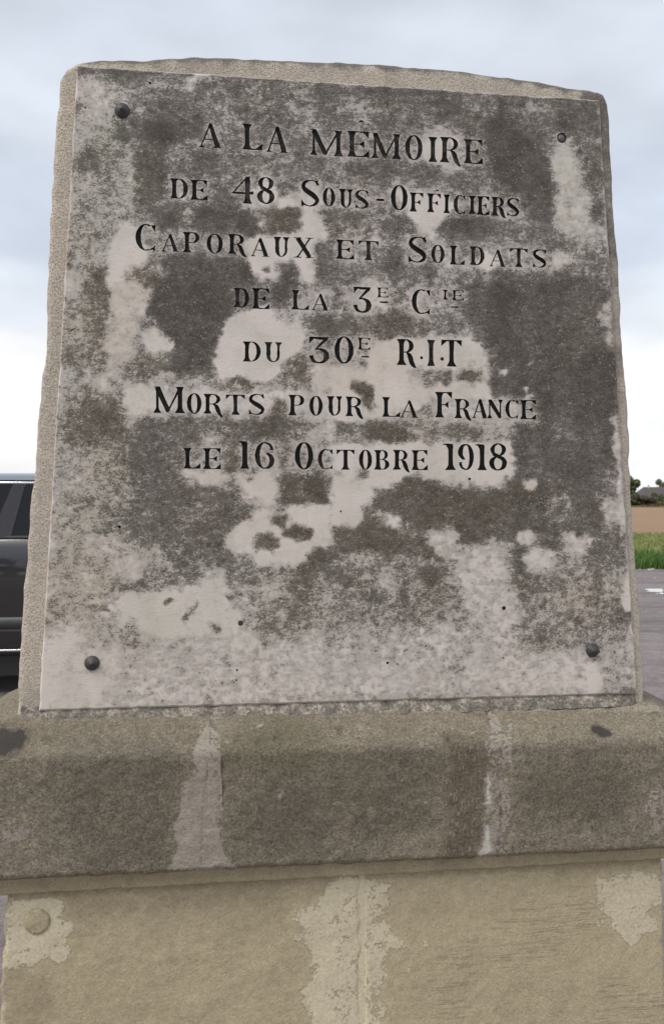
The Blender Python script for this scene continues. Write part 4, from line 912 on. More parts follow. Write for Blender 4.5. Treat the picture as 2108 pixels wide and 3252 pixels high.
# rough mortar bead under the plaque
def bead():
    V = []; F = []; at = []; NU, NP = 420, 9
    uL, zL = loc(62, 2268, -.004); uR, zR = loc(2026, 2212, -.004)
    uL -= .0; 
    for i in range(NU + 1):
        f = i / NU; u = uL + (uR - uL) * f; zz = zL + (zR - zL) * f
        for j in range(NP):
            th = j / (NP - 1); hgt = (1 - th) * .009 + .006 * noise.noise(Vector((u * 60, 3, 0))) * (1 - th)
            w = .0085 - (.0155 + .008 * noise.noise(Vector((u * 38, 8, 0)))) * th ** .8 * min(1, 12 * min(f, 1 - f) + .35)
            rgh = noise.noise(Vector((u * 260, th * 6, 1))) * .0028 + noise.noise(Vector((u * 700, th * 14, 4))) * .0012
            V.append((u, w + rgh, zz + hgt - .016 * th + rgh * .8)); at.append((.66 + .15 * th + .22 * noise.noise(Vector((u * 70, th * 2, 0))) + .25 * noise.noise(Vector((u * 260, th * 7, 3))), .1, .2 * th, 0))
    for i in range(NU):
        for j in range(NP - 1):
            a = i * NP + j; F.append([a, a + 1, a + NP + 1, a + NP])
    o = mesh_obj('mortar_bead', V, F, M_CONC, MON, False, at); return o
bead()

# ---- coping: three stones swept with hipped weathering top
WF = -.078                      # coping front face
W_BACK = WB + TH
uBL, zBL = loc(48, 2262, WB); uBR, zBR = loc(2048, 2222, WB)
def ridge(u): return zBL + (zBR - zBL) * (u - uBL) / (uBR - uBL) - .004
cL, cR = loc(0, 2801, WF), loc(2108, 2699, WF)
def zbot(u): return cL[1] + (cR[1] - cL[1]) * (u - cL[0]) / (cR[0] - cL[0])
OVER = .078; U0, U1 = uBL - OVER, uBR + OVER + .01; WBK = W_BACK + OVER
def ztop(u, w):
    d = max(0, WB - w, w - W_BACK, uBL - u, u - uBR)
    b_ = min(1, max(0, (w - WB - .01) / .05)); bump_ = b_ * b_ * (3 - 2 * b_) * (.020 + .003 * noise.noise(Vector((u * 30, w * 30, 3)))) * (1 - .35 * min(1, d / OVER))
    return bump_ + ridge(max(uBL, min(uBR, u))) - .030 * min(1, d / OVER) - .006 * (min(1, d / OVER)) ** 3
NR = .016; NOSE = NR * (1 - math.cos(R(78)))
def front(u, s):
    zb, zn = zbot(u), ztop(u, WF + NOSE)
    if s < .8: t = s / .8; return WF + .006 * max(0, 1 - t / .05) ** 2, zb + (zn - NR - zb) * t
    th = R(78) * (s - .8) / .2; return WF + NR * (1 - math.cos(th)), zn - NR * (1 - math.sin(th) / math.sin(R(78)))
def coping(name, ua, ub, seed, end=0):
    """ua, ub functions of z giving the stone's ends"""
    prof = []; zf = .2
    for k in range(71): prof.append(('f', k / 70))          # front up
    for k in range(1, 20): prof.append(('t', k / 20))        # top front slope
    for k in range(0, 6): prof.append(('m', k / 5))          # across under backing
    for k in range(1, 9): prof.append(('b', k / 8))
    for k in range(1, 5): prof.append(('k', k / 4))
    NU = max(12, int((ub(0) - ua(0)) / .0036)); V = []; F = []; NPf = len(prof)
    for i in range(NU + 1):
        f = i / NU
        for typ, s in prof:
            zb = zbot(ua(0)); 
            if typ == 'f': w = WF
            elif typ == 't': w = WF + NOSE + (WB - WF - NOSE) * s
            elif typ == 'm': w = WB + (W_BACK - WB) * s
            elif typ == 'b': w = W_BACK + (WBK - W_BACK) * s
            else: w = WBK
            ss = s if typ == 'f' else (1 - s if typ == 'k' else 1)
            u = ua(ss) + (ub(ss) - ua(ss)) * f; zb = zbot(u); zt = ztop(u, w)
            if typ == 'f': w, z = front(u, s)
            elif typ == 'k': z = zt + (zb - zt) * s
            else: z = zt
            ed = min(f, 1 - f) * (ub(0) - ua(0)); er = max(0, 1 - ed / .004) * .0012
            q = Vector((u * 14 + seed, w * 14, z * 14)); a = noise.noise(q) * .0030 + noise.noise(q * 5) * .0013
            if typ == 'f': w += a + er
            else: z += a * .7 - (er if typ == 't' else 0)
            if typ == 'f' and s == 0: z += noise.noise(Vector((u * 40, 0, seed))) * .0035
            V.append((u, w, z))
    for i in range(NU):
        for j in range(NPf):
            a = i * NPf + j; b = i * NPf + (j + 1) % NPf; F.append([a, a + NPf, b + NPf, b])
    F.append([j for j in range(NPf)]); F.append([NU * NPf + j for j in range(NPf)][::-1])
    SX, SY = zip(*[sheet(*v) for v in V]); at = fsample(SX, SY)
    for i, v in enumerate(V):
        if v[1] > .03: at[i] = (.55, .5, .2, 0)
    return mesh_obj(name, V, F, M_COP, MON, True, at)
def edge(xt, xb):
    ut, _ = loc(xt, 2360, WF); ub_, _ = loc(xb, 2740, WF); return lambda s: ub_ + (ut - ub_) * s + .0018 * noise.noise(Vector((s * 9, xt, 0)))
eA, eB, eC, eD = edge(668, 640), edge(690, 706), edge(1588, 1592), edge(1618, 1612)
c1 = coping('coping_stone', lambda s: U0, eA, 1); c1['label'] = 'left coping stone, grey with a pale mortar smear at its right end'
c2 = coping('coping_stone', eB, eC, 12); c2['label'] = 'middle coping stone, olive stained along its top'
c3 = coping('coping_stone', eD, lambda s: U1, 25); c3['label'] = 'right coping stone beside the brown rain streak'
def joint(a, b, seed):
    V = []; F = []; NU, NZ = 10, 60
    for i in range(NU + 1):
        for j in range(NZ + 1):
            s = j / NZ; u = a(min(1, s / .8)) - .004 + (b(min(1, s / .8)) - a(min(1, s / .8)) + .008) * i / NU
            if s <= .8: w, z = front(u, s / .8); w += .0006
            else: t = (s - .8) / .2; w = WF + NOSE + (WB - WF - NOSE) * t; z = ztop(u, w)
            q = Vector((u * 60, seed, s * 30)); n = noise.noise(q) * .0014
            if s <= .8: w += n
            else: z += n - .001
            V.append((u, w, z))
    for i in range(NU):
        for j in range(NZ): k_ = i * (NZ + 1) + j; F.append([k_, k_ + NZ + 1, k_ + NZ + 2, k_ + 1])
    SX, SY = zip(*[sheet(*v) for v in V]); at = fsample(SX, SY); at[:, 3] = np.maximum(at[:, 3], .6)
    return mesh_obj('mortar_joint', V, F, M_COP, MON, True, at)
joint(eA, eB, 3); joint(eC, eD, 8)

m = MB()
for i in range(26):
    f = i / 25; u = uBR + .004 + f * .085; w = W_BACK + .004 + f * .055; z = ztop(u, w) + .003; r = .0045 + .004 * random.random()
    m.tube([(u - .012, w - .006, z + random.uniform(-.002, .004)), (u, w, z + r * .8), (u + .013, w + .007, z - .002)], [.002, r, .002], 6)
m.build('moss_crust', plain('brown_moss', (.062, .040, .026), .95, 0, .4, 90), MON, kind='stuff')
# ---- fillet moulding and battered pedestal blocks
WFI, WBA = -.058, -.046
fl = [loc(-60, 2800, WFI), loc(2170, 2690, WFI), loc(2170, 2727, WFI), loc(-60, 2850, WFI)]
fl = [(fl[0][0], fl[0][1] + .02), (fl[1][0], fl[1][1] + .02), fl[2], fl[3]]
uF0, uF1 = fl[0][0], fl[1][0]; midw = (WFI + WBK - .02)
FIL = slab('fillet_moulding', fl, WFI, WBK - .02, M_BASE, .012, .005, .0012, None, 40)
def pl(x, y): return loc(x, y, WBA)
zg = .10
bl = pl(25, 2843); bl2 = pl(4, 3060); slopeL = (bl2[0] - bl[0]) / (bl2[1] - bl[1]); brt = pl(2099, 2771); br2 = pl(2108, 3100); slopeR = (br2[0] - brt[0]) / (br2[1] - brt[1])
jt = pl(1152, 2800)[0]
ztL = pl(25, 2838)[1] + .012; ztR = pl(2099, 2722)[1] + .012
def zt_at(u): return ztL + (ztR - ztL) * (u - bl[0]) / (brt[0] - bl[0])
left_pts = [(bl[0], zt_at(bl[0])), (jt - .003, zt_at(jt)), (jt - .003, zg), (bl[0] + slopeL * .45 * (zg - bl[1]), zg), (bl2[0], bl2[1])]
right_pts = [(jt + .003, zt_at(jt)), (brt[0], zt_at(brt[0])), (brt[0] + slopeR * (zg - brt[1]), zg), (jt + .003, zg)]
b1 = slab('pedestal_block', left_pts, WBA, WBK - .03, M_BASE, .0055, .007, .0022, None, 51, fs=18); b1['label'] = 'left pedestal block with a crumbling cream patch at its upper corner'
b2 = slab('pedestal_block', right_pts, WBA, WBK - .03, M_BASE, .0055, .004, .0016, None, 77, fs=18); b2['label'] = 'right pedestal block, buff with fine horizontal scratches'
jn = slab('mortar_joint', [(jt - .009, zt_at(jt) - .001), (jt + .009, zt_at(jt) - .001), (jt + .009, zg), (jt - .009, zg)], WBA + .0018, WBK - .04, M_BASE, .006, .002, .0006, lambda v, a: (.12, .45, 0, .88), 5)
slab('plinth_step', [(bl[0] - .16, zg), (brt[0] + .12, zg), (brt[0] + .12, 0.002), (bl[0] - .16, .002)], WBA - .12, WBK + .09, M_BASE, .03, .01, .003, None, 9)
# faint old circular plug in the cream patch
m = MB(); m.lathe([(.0190, .0), (.0188, -.0016), (.0150, -.0024), (.001, -.0024)], 26, Mx); u, z = loc(119, 2926, WBA)
mo = m.build('old_plug', M_BASE, MON, True); mo.location = (u, WBA - .0004, z)
a_ = mo.data.color_attributes.new('stain', 'FLOAT_COLOR', 'POINT'); a_.data.foreach_set('color', np.tile((.25, .4, .1, .35), len(mo.data.vertices)).astype(np.float32))

#GROUND
# ------------------------------------------------------------------ ground
def asphalt_mat():
    k = NM('damp_asphalt', .6); n = k.noise(60, 5, .7); v = k.vor(120); w = k.noise(.9, 5, .65); w2 = k.noise(.35, 3)
    c = k.mix(k.sm(n, .35, .65), (.125, .106, .102), (.25, .213, .203)); c = k.mix(k.math('MULTIPLY', k.sm(w, .4, .6), .5), c, (.26, .205, .19))
    c = k.mix(k.math('MULTIPLY', k.sm(v, 0, .2, 1, 0), .5), c, (.34, .31, .30))
    tr = k.noise(1.0, 5, .7, k.mapv((.12, 1.4, 1))); c = k.mix(k.math('MULTIPLY', k.sm(tr, .48, .66), .55), c, (.085, .07, .07))
    gN = k.noise(9, 6, .75); c = k.mix(1.0, c, k.gray(k.lin(gN, .3, .7, .7, 1.3)), 'MULTIPLY')
    cr_ = k.noise(.8, 6, .7); c = k.mix(k.math('MULTIPLY', k.sm(k.math('ABSOLUTE', k.math('SUBTRACT', cr_, .5)), 0, .004, 1, 0), .5), c, (.03, .027, .026))
    k.col(c); k.rough(k.lin(w2, .4, .6, .5, .8)); k.bump(k.math('ADD', n, k.math('MULTIPLY', gN, 2.0)), .008, .9); return k.m
def soil_mat():
    k = NM('dry_field_stubble', .95); mv = k.mapv((.15, 1.6, 1)); n = k.noise(1.2, 5, .7, mv); n2 = k.noise(3.5, 5, .7)
    c = k.mix(k.sm(n, .35, .65), (.25, .155, .085), (.34, .22, .125)); c = k.mix(k.math('MULTIPLY', k.sm(n2, .55, .7), .5), c, (.24, .16, .10))
    n3 = k.noise(1.0, 5, .7, k.mapv((.25, .9, 1))); c = k.mix(k.math('MULTIPLY', k.sm(n3, .55, .63), .55), c, (.13, .085, .05)); c = k.mix(k.math('MULTIPLY', k.sm(k.vor(2.5), .05, .25, 1, 0), .5), c, (.46, .36, .25))
    k.col(c); k.bump(n2, .12, .9); return k.m
def grass_mat(name, a, b, c3):
    k = NM(name, .8); n = k.noise(.8, 4); n2 = k.noise(7, 5, .7)
    c = k.mix(k.sm(n, .35, .65), a, b); c = k.mix(k.math('MULTIPLY', k.sm(n2, .5, .7), .6), c, c3); k.col(c); k.bump(n2, .04, .6); return k.m
def gridsheet(name, x0, y0, x1, y1, z, mat, nx, ny, amp=0, edge_j=0, **kw):
    V = []; F = []
    for j in range(ny + 1):
        for i in range(nx + 1):
            x = x0 + (x1 - x0) * i / nx; y = y0 + (y1 - y0) * j / ny
            if edge_j and j in (0, ny): y += edge_j * noise.noise(Vector((x * .9, j, 1)))
            V.append((x, y, z + amp * noise.noise(Vector((x * .5, y * .5, 0)))))
    for j in range(ny):
        for i in range(nx): a = j * (nx + 1) + i; F.append([a, a + 1, a + nx + 2, a + nx + 1])
    return tag(mesh_obj(name, V, F, mat, None, True), kind='structure', **kw)
M_GR = grass_mat('meadow_grass', (.165, .195, .05), (.22, .235, .075), (.30, .26, .11))
M_GR2 = grass_mat('verge_grass_dark', (.06, .145, .022), (.085, .17, .03), (.12, .15, .045))
gridsheet('ground', -3000, -1500, 3000, 6000, -.02, grass_mat('far_grass', (.10, .12, .035), (.14, .13, .05), (.17, .14, .07)), 20, 20)
gridsheet('road', -60, -30, 60, 17.5, 0.0, asphalt_mat(), 120, 60, .0, .12)
gridsheet('verge', -60, 17.3, 60, 37.3, -.008, M_GR, 120, 30, .0, .25)
gridsheet('field', -220, 37, 220, 205, .0, soil_mat(), 100, 60, .0, .5)
m = MB()
for i in range(260):
    x = random.uniform(-8, 14); y = 17.35 + random.gauss(0, .10); r = random.uniform(.02, .055); n0 = len(m.V)
    m.V += [(x + r * math.cos(a) * random.uniform(.7, 1.3), y + r * math.sin(a), 0.0) for a in (0, 1.3, 2.6, 3.8, 5)] + [(x, y, r * .7)]
    m.F += [(n0 + j, n0 + (j + 1) % 5, n0 + 5) for j in range(5)]
m.build('edge_stones', plain('pale_edge_stone', (.36, .33, .31), .9), label='pale broken stones along the far edge of the road', cat='stones', kind='stuff')
# puddles: thin irregular sheets of water
def puddle(cx, cy_, rx, ry, seed, nm, lab):
    V = [(cx, cy_, .006)]; n = 48
    for k in range(n):
        t = 2 * math.pi * k / n; j = 1 + .6 * noise.noise(Vector((math.cos(t) * 1.5 + seed, math.sin(t) * 1.5, 0)))
        V.append((cx + rx * j * math.cos(t), cy_ + ry * j * math.sin(t), .006))
    F = [(0, 1 + k, 1 + (k + 1) % n) for k in range(n)]
    k = NM('puddle_water', .03); k.col((.03, .03, .032)); k.b.inputs['IOR'].default_value = 1.33; k.b.inputs['Specular IOR Level'].default_value = 1.0; k.b.inputs['Coat Weight'].default_value = 1.0; k.b.inputs['Coat Roughness'].default_value = .02; k.bump(k.noise(6, 2), .002, .3)
    return tag(mesh_obj(nm, V, F, k.m), kind='structure')
puddle(5.95, 12.95, .95, .42, 1, 'puddle', ''); puddle(6.1, 12.35, .42, .13, 5, 'puddle', '')
# loose stones on the road
sm_ = plain('road_chippings', (.30, .27, .26), .9)
m = MB()
for i in range(500):
    x = random.uniform(-7, 9); y = random.uniform(1.9, 17); r = random.uniform(.006, .02) * (1 if y < 8 else 1.7)
    b = [Vector((x + r * math.cos(a) * random.uniform(.7, 1.2), y + r * math.sin(a) * random.uniform(.7, 1.2), .0)) for a in (0, 1.25, 2.5, 3.8, 5)]; n0 = len(m.V)
    m.V += [tuple(p) for p in b] + [(x + r * .2, y, r * .7), (x - r * .25, y + r * .2, r * .6)]
    for q in ((0, 1, 5), (1, 2, 5), (2, 6, 5), (2, 3, 6), (3, 4, 6), (4, 0, 5), (4, 5, 6)): m.F.append(tuple(n0 + j for j in q))
m.build('road_gravel', sm_, label='loose pale chippings scattered over the asphalt', cat='gravel', kind='stuff')
# long grass on the road edge and shorter behind
def blades(name, n, x0, x1, y0, y1, h0, h1, mat, lab):
    m = MB()
    for i in range(n):
        x = random.uniform(x0, x1); y = y0 + (y1 - y0) * random.random() ** 1.3; h = random.uniform(h0, h1) * (1 + .5 * noise.noise(Vector((x * .8, y * .8, 0)))); a = random.uniform(0, math.pi); w = .012 + .01 * random.random(); lx, ly = random.uniform(-.4, .4) * h, random.uniform(-.4, .4) * h
        c, s = math.cos(a) * w, math.sin(a) * w; n0 = len(m.V)
        m.V += [(x - c, y - s, -.02), (x + c, y + s, -.02), (x + c * .7 + lx * .4, y + s * .7 + ly * .4, h * .6), (x - c * .7 + lx * .4, y - s * .7 + ly * .4, h * .6), (x + lx, y + ly, h)]
        m.F += [(n0, n0 + 1, n0 + 2, n0 + 3), (n0 + 3, n0 + 2, n0 + 4)]
    m.build(name, mat, label=lab, cat='grass', kind='stuff')
blades('tall_grass', 26000, -12, 16, 17.4, 19.9, .12, .34, M_GR2, 'dark green uncut grass along the far edge of the road')
blades('short_grass', 22000, -4, 20, 19.5, 36.5, .05, .16, M_GR, 'yellow green grass between the road edge and the ploughed field')

WX, WY = 7.35, 17.2
wd = MB(); wl_ = MB()
for i in range(16):
    a = random.uniform(0, 6.28); L = random.uniform(.2, .5); top = (L * .5 * math.cos(a), L * .5 * math.sin(a), .55 + random.uniform(-.2, .12)); wd.tube([(0, 0, 0), (top[0] * .4, top[1] * .4, top[2] * .6), top], [.008, .006, .003], 4)
    for j in range(12):
        f = random.uniform(.25, 1); p = Vector(top) * f + Vector((random.uniform(-.05, .05), random.uniform(-.05, .05), 0)); q = Vector((random.gauss(0, 1), random.gauss(0, 1), random.gauss(0, .6))).normalized() * .06; r = q.orthogonal().normalized() * .022; n0 = len(wl_.V)
        wl_.V += [tuple(p), tuple(p + q * .5 + r), tuple(p + q), tuple(p + q * .5 - r)]; wl_.F.append((n0, n0 + 1, n0 + 2, n0 + 3))
wr = empty('weed', (WX, WY, 0), 0, label='brownish dock weed standing at the far edge of the road', cat='weed')
wd.build('stem', plain('weed_stem', (.13, .085, .05), .9), wr); wl_.build('leaf_cluster', plain('weed_leaf', (.085, .085, .035), .8), wr, kind='stuff')
# ------------------------------------------------------------------ far vegetation
def leaf_mat(name, a, b):
    k = NM(name, .75); n = k.noise(1.3, 4); g = k.n('ShaderNodeNewGeometry'); r = g.outputs['Random Per Island']
    c = k.mix(r, a, b); c = k.mix(1.0, c, k.gray(k.lin(n, .3, .7, .7, 1.3)), 'MULTIPLY'); k.col(c); return k.m
LG = leaf_mat('leaf_green', (.055, .075, .020), (.12, .14, .05)); LD = leaf_mat('leaf_olive', (.05, .05, .022), (.10, .095, .045)); LR = leaf_mat('leaf_russet', (.13, .06, .03), (.20, .11, .06)); LB = leaf_mat('leaf_dusky', (.08, .065, .045), (.13, .11, .075))
BARK = plain('bark', (.09, .07, .055), .9)
def foliage(m, cx, cy_, cz_, rx, ry, rz, n, sz, seed):
    rg = random.Random(seed); cl = [(rg.uniform(-.7, .7), rg.uniform(-.7, .7), rg.uniform(-.6, .8), rg.uniform(.28, .5)) for _ in range(9)]
    for i in range(n):
        c = cl[rg.randrange(9)]; v = Vector((rg.gauss(0, 1), rg.gauss(0, 1), rg.gauss(0, 1))); v.normalize(); v *= c[3] * rg.random() ** .4
        p = Vector((cx + (c[0] + v.x) * rx, cy_ + (c[1] + v.y) * ry, max(.05, cz_ + (c[2] + v.z) * rz)))
        a = Vector((rg.gauss(0, 1), rg.gauss(0, 1), rg.gauss(0, 1))).normalized(); b = a.orthogonal().normalized(); s = sz * rg.uniform(.5, 1.3); n0 = len(m.V)
        m.V += [tuple(p - a * s), tuple(p + b * s * .6), tuple(p + a * s), tuple(p - b * s * .6)]; m.F.append((n0, n0 + 1, n0 + 2, n0 + 3))
def bush(x, y, rx, h, mat, lab, n=1500, seed=0, ry=None, cat='bush', nm='bush'):
    e = empty(nm, (x, y, 0), 0, label=lab, cat=cat); m = MB(); foliage(m, 0, 0, h * .5, rx, ry or rx * .6, h * .62, n, .22, seed); foliage(m, 0, -.2, h * .22, rx, rx * .4, h * .26, n // 3, .24, seed + 1); m.build('foliage', mat, e)
    s = MB()
    for k in range(4): s.tube([(random.uniform(-.2, .2), 0, 0), (random.uniform(-.5, .5) * rx, 0, h * .6)], [.06, .02], 5)
    m = None
    s.build('stem', BARK, e); return e
def tree(x, y, h, rx, mat, lab, n=2600, seed=0, sz=.28):
    e = empty('tree', (x, y, 0), 0, label=lab, cat='tree'); t = MB(); t.tube([(0, 0, 0), (.1, 0, h * .3), (-.1, .1, h * .6), (0, 0, h * .9)], [h * .035, h * .028, h * .018, .04], 8)
    rg = random.Random(seed)
    for k in range(8):
        a = rg.uniform(0, 6.28); z = h * rg.uniform(.3, .75); L = rx * rg.uniform(.5, .95); t.tube([(0, 0, z), (L * .5 * math.cos(a), L * .5 * math.sin(a), z + h * .08), (L * math.cos(a), L * math.sin(a), z + h * .17)], [h * .014, h * .009, .02], 5)
    t.build('trunk', BARK, e); m = MB(); foliage(m, 0, 0, h * .62, rx, rx, h * .42, n, sz, seed); m.build('crown', mat, e); return e
FD = 208
for i, (x_, y_, h_, lb) in enumerate(((-6.5, -17, 9, 'nearest dark tree reflected in the car window, across the car park'), (-13, -22, 11, 'tall dark tree reflected left of the nearest one in the car window'), (3, -26, 10, 'rounded dark tree far behind the viewer, right of the other two'))):
    tree(x_, y_, h_, 3.2, LD, lb, 1500, 40 + i, .42)
def gX(x, D): return (x - 1054) / FPX * D
def gZ(y, D): return EYE + (1593 - y) / FPX * D
tree(gX(2004, FD + 6), FD + 6, 7.4, 2.6, LG, 'pale green open-crowned tree left of the dark roof, rising above the hedge', 2600, 5, .34)
tree(gX(2112, FD + 26), FD + 26, 8.0, 3.0, LG, 'green tree showing behind the ridge of the house', 2200, 9)
bush(gX(2030, FD + 2), FD + 2, 1.5, 2.9, LR, 'russet bush at the left foot of the house roof', 800, 11)
bush(gX(2016, FD - 1), FD - 1, 4.0, 3.3, LD, 'olive bush at the field edge beside the memorial', 4600, 2)
bush(gX(2052, FD - 1.5), FD - 1.5, 3.4, 2.6, LB, 'low dusky brown bush in front of the dark roof', 4200, 3)
bush(gX(2088, FD + 1.5), FD + 1.5, 2.1, 3.5, LG, 'green shrub in front of the middle of the house', 1300, 4)
bush(gX(2108, FD - 1), FD - 1, 2.0, 1.5, leaf_mat('leaf_mustard', (.11, .095, .03), (.17, .14, .05)), 'mustard green shrub under the white gable', 1100, 6)
# ragged bank of dry grass, and a far hedgerow that reads as one mass
m = MB()
for i in range(140):
    x = -150 + 320 * i / 140
    foliage(m, x, FD + 27 + 6 * noise.noise(Vector((x * .05, 0, 0))), 1.6, 2.4, 1.6, 1.9 + .8 * noise.noise(Vector((x * .11, 2, 0))), 110, .38, i)
m.build('hedgerow', LD, label='continuous far hedgerow along the end of the field', cat='hedge', kind='stuff')
m = MB()
for i in range(2600):
    x = random.uniform(70, 105); y = FD - 3 + random.uniform(-1.2, 1.2); h = random.uniform(.2, .75); n0 = len(m.V); w = .05
    m.V += [(x - w, y, -.02), (x + w, y, -.02), (x + random.uniform(-.2, .2), y, h)]; m.F.append((n0, n0 + 1, n0 + 2))
m.build('dry_grass', plain('dry_grass_straw', (.24, .18, .09), .9), label='strip of dry straw coloured grass at the end of the field', cat='grass', kind='stuff')
# house
HD = FD + 10
HX = gX(2062, HD)
HSE = empty('house', (HX, HD, 0), R(4), label='white house with a steep dark roof beyond the field', cat='house')
WALL = plain('white_render', (.62, .58, .56), .9); ROOF = NM('dark_slate_roof', .8)
rn = ROOF.noise(8, 4, .7); ROOF.col(ROOF.mix(ROOF.sm(rn, .35, .65), (.075, .062, .066), (.12, .10, .102)))
rz = gZ(1546, HD); ez = 2.6
m = MB(); m.box((-2.0, 0, 0), (9.5, 7, ez)); m.build('wall', WALL, HSE)
m = MB(); ov = 2.6
V = [(-2.4, -.4, ez - .1), (9.9, -.4, ez - .1), (9.9, 7.4, ez - .1), (-2.4, 7.4, ez - .1), (0.0, 3.5, rz), (9.9, 3.5, rz), (-2.4, -.4, ez + .05), (9.9, -.4, ez + .05), (9.9, 7.4, ez + .05), (-2.4, 7.4, ez + .05)]
m.add(V, [(6, 7, 5, 4), (8, 9, 4, 5), (6, 4, 9), (7, 8, 5), (0, 1, 7, 6), (1, 2, 8, 7), (2, 3, 9, 8), (3, 0, 6, 9), (3, 2, 1, 0)]); rf_ = m.build('roof', ROOF.m, HSE)
m = MB(); m.tube([(-2.45, 7.45, ez + .05), (-.02, 3.5, rz + .05)], .12, 6); m.build('verge_board', WALL, HSE)
m = MB(); m.box((1.0, 3.1, rz - .5), (1.4, 3.6, rz + .55)); m.build('chimney', WALL, rf_)
m = MB(); gz = rz + .4                      # front-facing gable
m.add([(3.6, -1.6, 0), (9.0, -1.6, 0), (9.0, -1.6, 2.2), (6.3, -1.6, gz - .25), (3.6, -1.6, 2.2), (3.6, 3, 0), (9.0, 3, 0), (9.0, 3, 2.2), (6.3, 3, gz - .25), (3.6, 3, 2.2)], [(0, 1, 2, 3, 4), (5, 9, 8, 7, 6), (0, 4, 9, 5), (1, 6, 7, 2), (4, 3, 8, 9), (3, 2, 7, 8)]); m.build('gable', WALL, HSE)
m = MB(); m.add([(3.2, -1.9, 1.9), (6.3, -1.9, gz), (9.4, -1.9, 1.9), (3.2, 3.5, 1.9), (6.3, 3.5, gz), (9.4, 3.5, 1.9), (3.2, -1.9, 1.7), (6.3, -1.9, gz - .2), (9.4, -1.9, 1.7), (3.2, 3.5, 1.7), (6.3, 3.5, gz - .2), (9.4, 3.5, 1.7)],
                [(0, 1, 4, 3), (1, 2, 5, 4), (9, 10, 7, 6), (10, 11, 8, 7), (6, 7, 1, 0), (7, 8, 2, 1), (3, 4, 10, 9), (4, 5, 11, 10), (0, 3, 9, 6), (2, 8, 11, 5)]); m.build('gable_roof', ROOF.m, HSE)
GLS = plain('dark_pane', (.03, .035, .04), .1)
for (x, z, y) in ((5.4, 2.6, -1.6), (0.2, 1.0, 0), (2.2, 1.0, 0)):
    m = MB(); m.box((x, y - .05, z), (x + 1.1, y + .02, z + 1.2)); w_ = m.build('window', WALL, HSE); m = MB(); m.box((x + .1, y - .07, z + .1), (x + 1.0, y - .052, z + 1.1)); m.build('pane', GLS, w_)

#CAR
# ------------------------------------------------------------------ parked estate / SUV
CD = 5.93
CAR = empty('parked_car', (-2.61, CD + .93, 0), R(6), label='dark grey estate car with chrome trim parked behind the left of the memorial', cat='car')
PAINT = NM('dark_metallic_paint', .28); PAINT.col((.065, .065, .068)); PAINT.b.inputs['Metallic'].default_value = .9; PAINT.b.inputs['Coat Weight'].default_value = 1; PAINT.b.inputs['Coat Roughness'].default_value = .04; PAINT = PAINT.m
ROOFP = NM('car_roof_paint', .3); ROOFP.col((.10, .105, .12)); ROOFP.b.inputs['Metallic'].default_value = .4; ROOFP.b.inputs['Coat Weight'].default_value = 1; ROOFP = ROOFP.m
GLASS = NM('tinted_car_glass', .04); GLASS.col((.006, .007, .008)); GLASS.b.inputs['Specular IOR Level'].default_value = .35; GLASS = GLASS.m
CHROME = plain('satin_chrome', (.85, .86, .88), .15, 1.0, .03); PLAST = plain('black_car_plastic', (.018, .018, .019), .55); CLAD = plain('grey_cladding', (.06, .062, .066), .42); TYRE = plain('tyre_rubber', (.02, .02, .02), .9); RIM = plain('alloy_rim', (.45, .46, .48), .3, .9)
XF, XR = -2.35, 2.35; WHX = (-1.42, 1.42); WR = .36
side = [(.80, .30), (.86, .36), (.89, .45), (.895, .53), (.90, .61), (.918, .70), (.935, .82), (.94, .92), (.932, 1.0), (.918, 1.07), (.905, 1.13), (.885, 1.18), (.862, 1.212)]
def taper(x): return 1 - .16 * max(0, (abs(x) - 1.7) / .65) ** 2.2
def belt(x): return 0 if x > -1.05 else -.17 * min(1, (-1.05 - x) / 1.1) ** 1.1
m = MB(); xs = [XF + (XR - XF) * i / 94 for i in range(95)]
idx = {}
def spt(i, j, s):
    x = xs[i]; y, z = side[j]; z2 = z + belt(x) * max(0, (z - .8) / .41); return (x, s * -y * taper(x), z2)
for s in (1, -1):
    n0 = len(m.V)
    for i in range(95):
        for j in range(13): m.V.append(spt(i, j, s))
    for i in range(94):
        for j in range(12):
            cxm = (xs[i] + xs[i + 1]) / 2; zm = (side[j][1] + side[j + 1][1]) / 2
            if any(math.hypot(cxm - wx, zm - WR) < .42 for wx in WHX): continue
            a = n0 + i * 13 + j; f = (a, a + 13, a + 14, a + 1); m.F.append(f if s == 1 else f[::-1])
for i in range(94):                                # bonnet, deck at belt height
    a, b = spt(i, 12, 1), spt(i + 1, 12, 1); c, d = spt(i + 1, 12, -1), spt(i, 12, -1); k0 = .03
    mid0 = (a[0], 0, a[2] + k0); mid1 = (b[0], 0, b[2] + k0); n0 = len(m.V); m.V += [a, b, mid1, mid0, c, d]; m.F += [(n0, n0 + 1, n0 + 2, n0 + 3), (n0 + 3, n0 + 2, n0 + 4, n0 + 5)]
for i in (0, 94):                                  # ends
    n0 = len(m.V); L = [spt(i, j, 1) for j in range(13)]; Rr = [spt(i, j, -1) for j in range(13)]; m.V += L + Rr
    for j in range(12): f = (n0 + j, n0 + 13 + j, n0 + 14 + j, n0 + 1 + j); m.F.append(f[::-1] if i == 0 else f)
m.build('body', PAINT, CAR, True)
m = MB(); m.box((XF + .1, -.80, .15), (XR - .1, .80, .5)); m.build('underbody_shade_fill', PLAST, CAR)  # black underbody dropped low to stand in for the shadow under the car
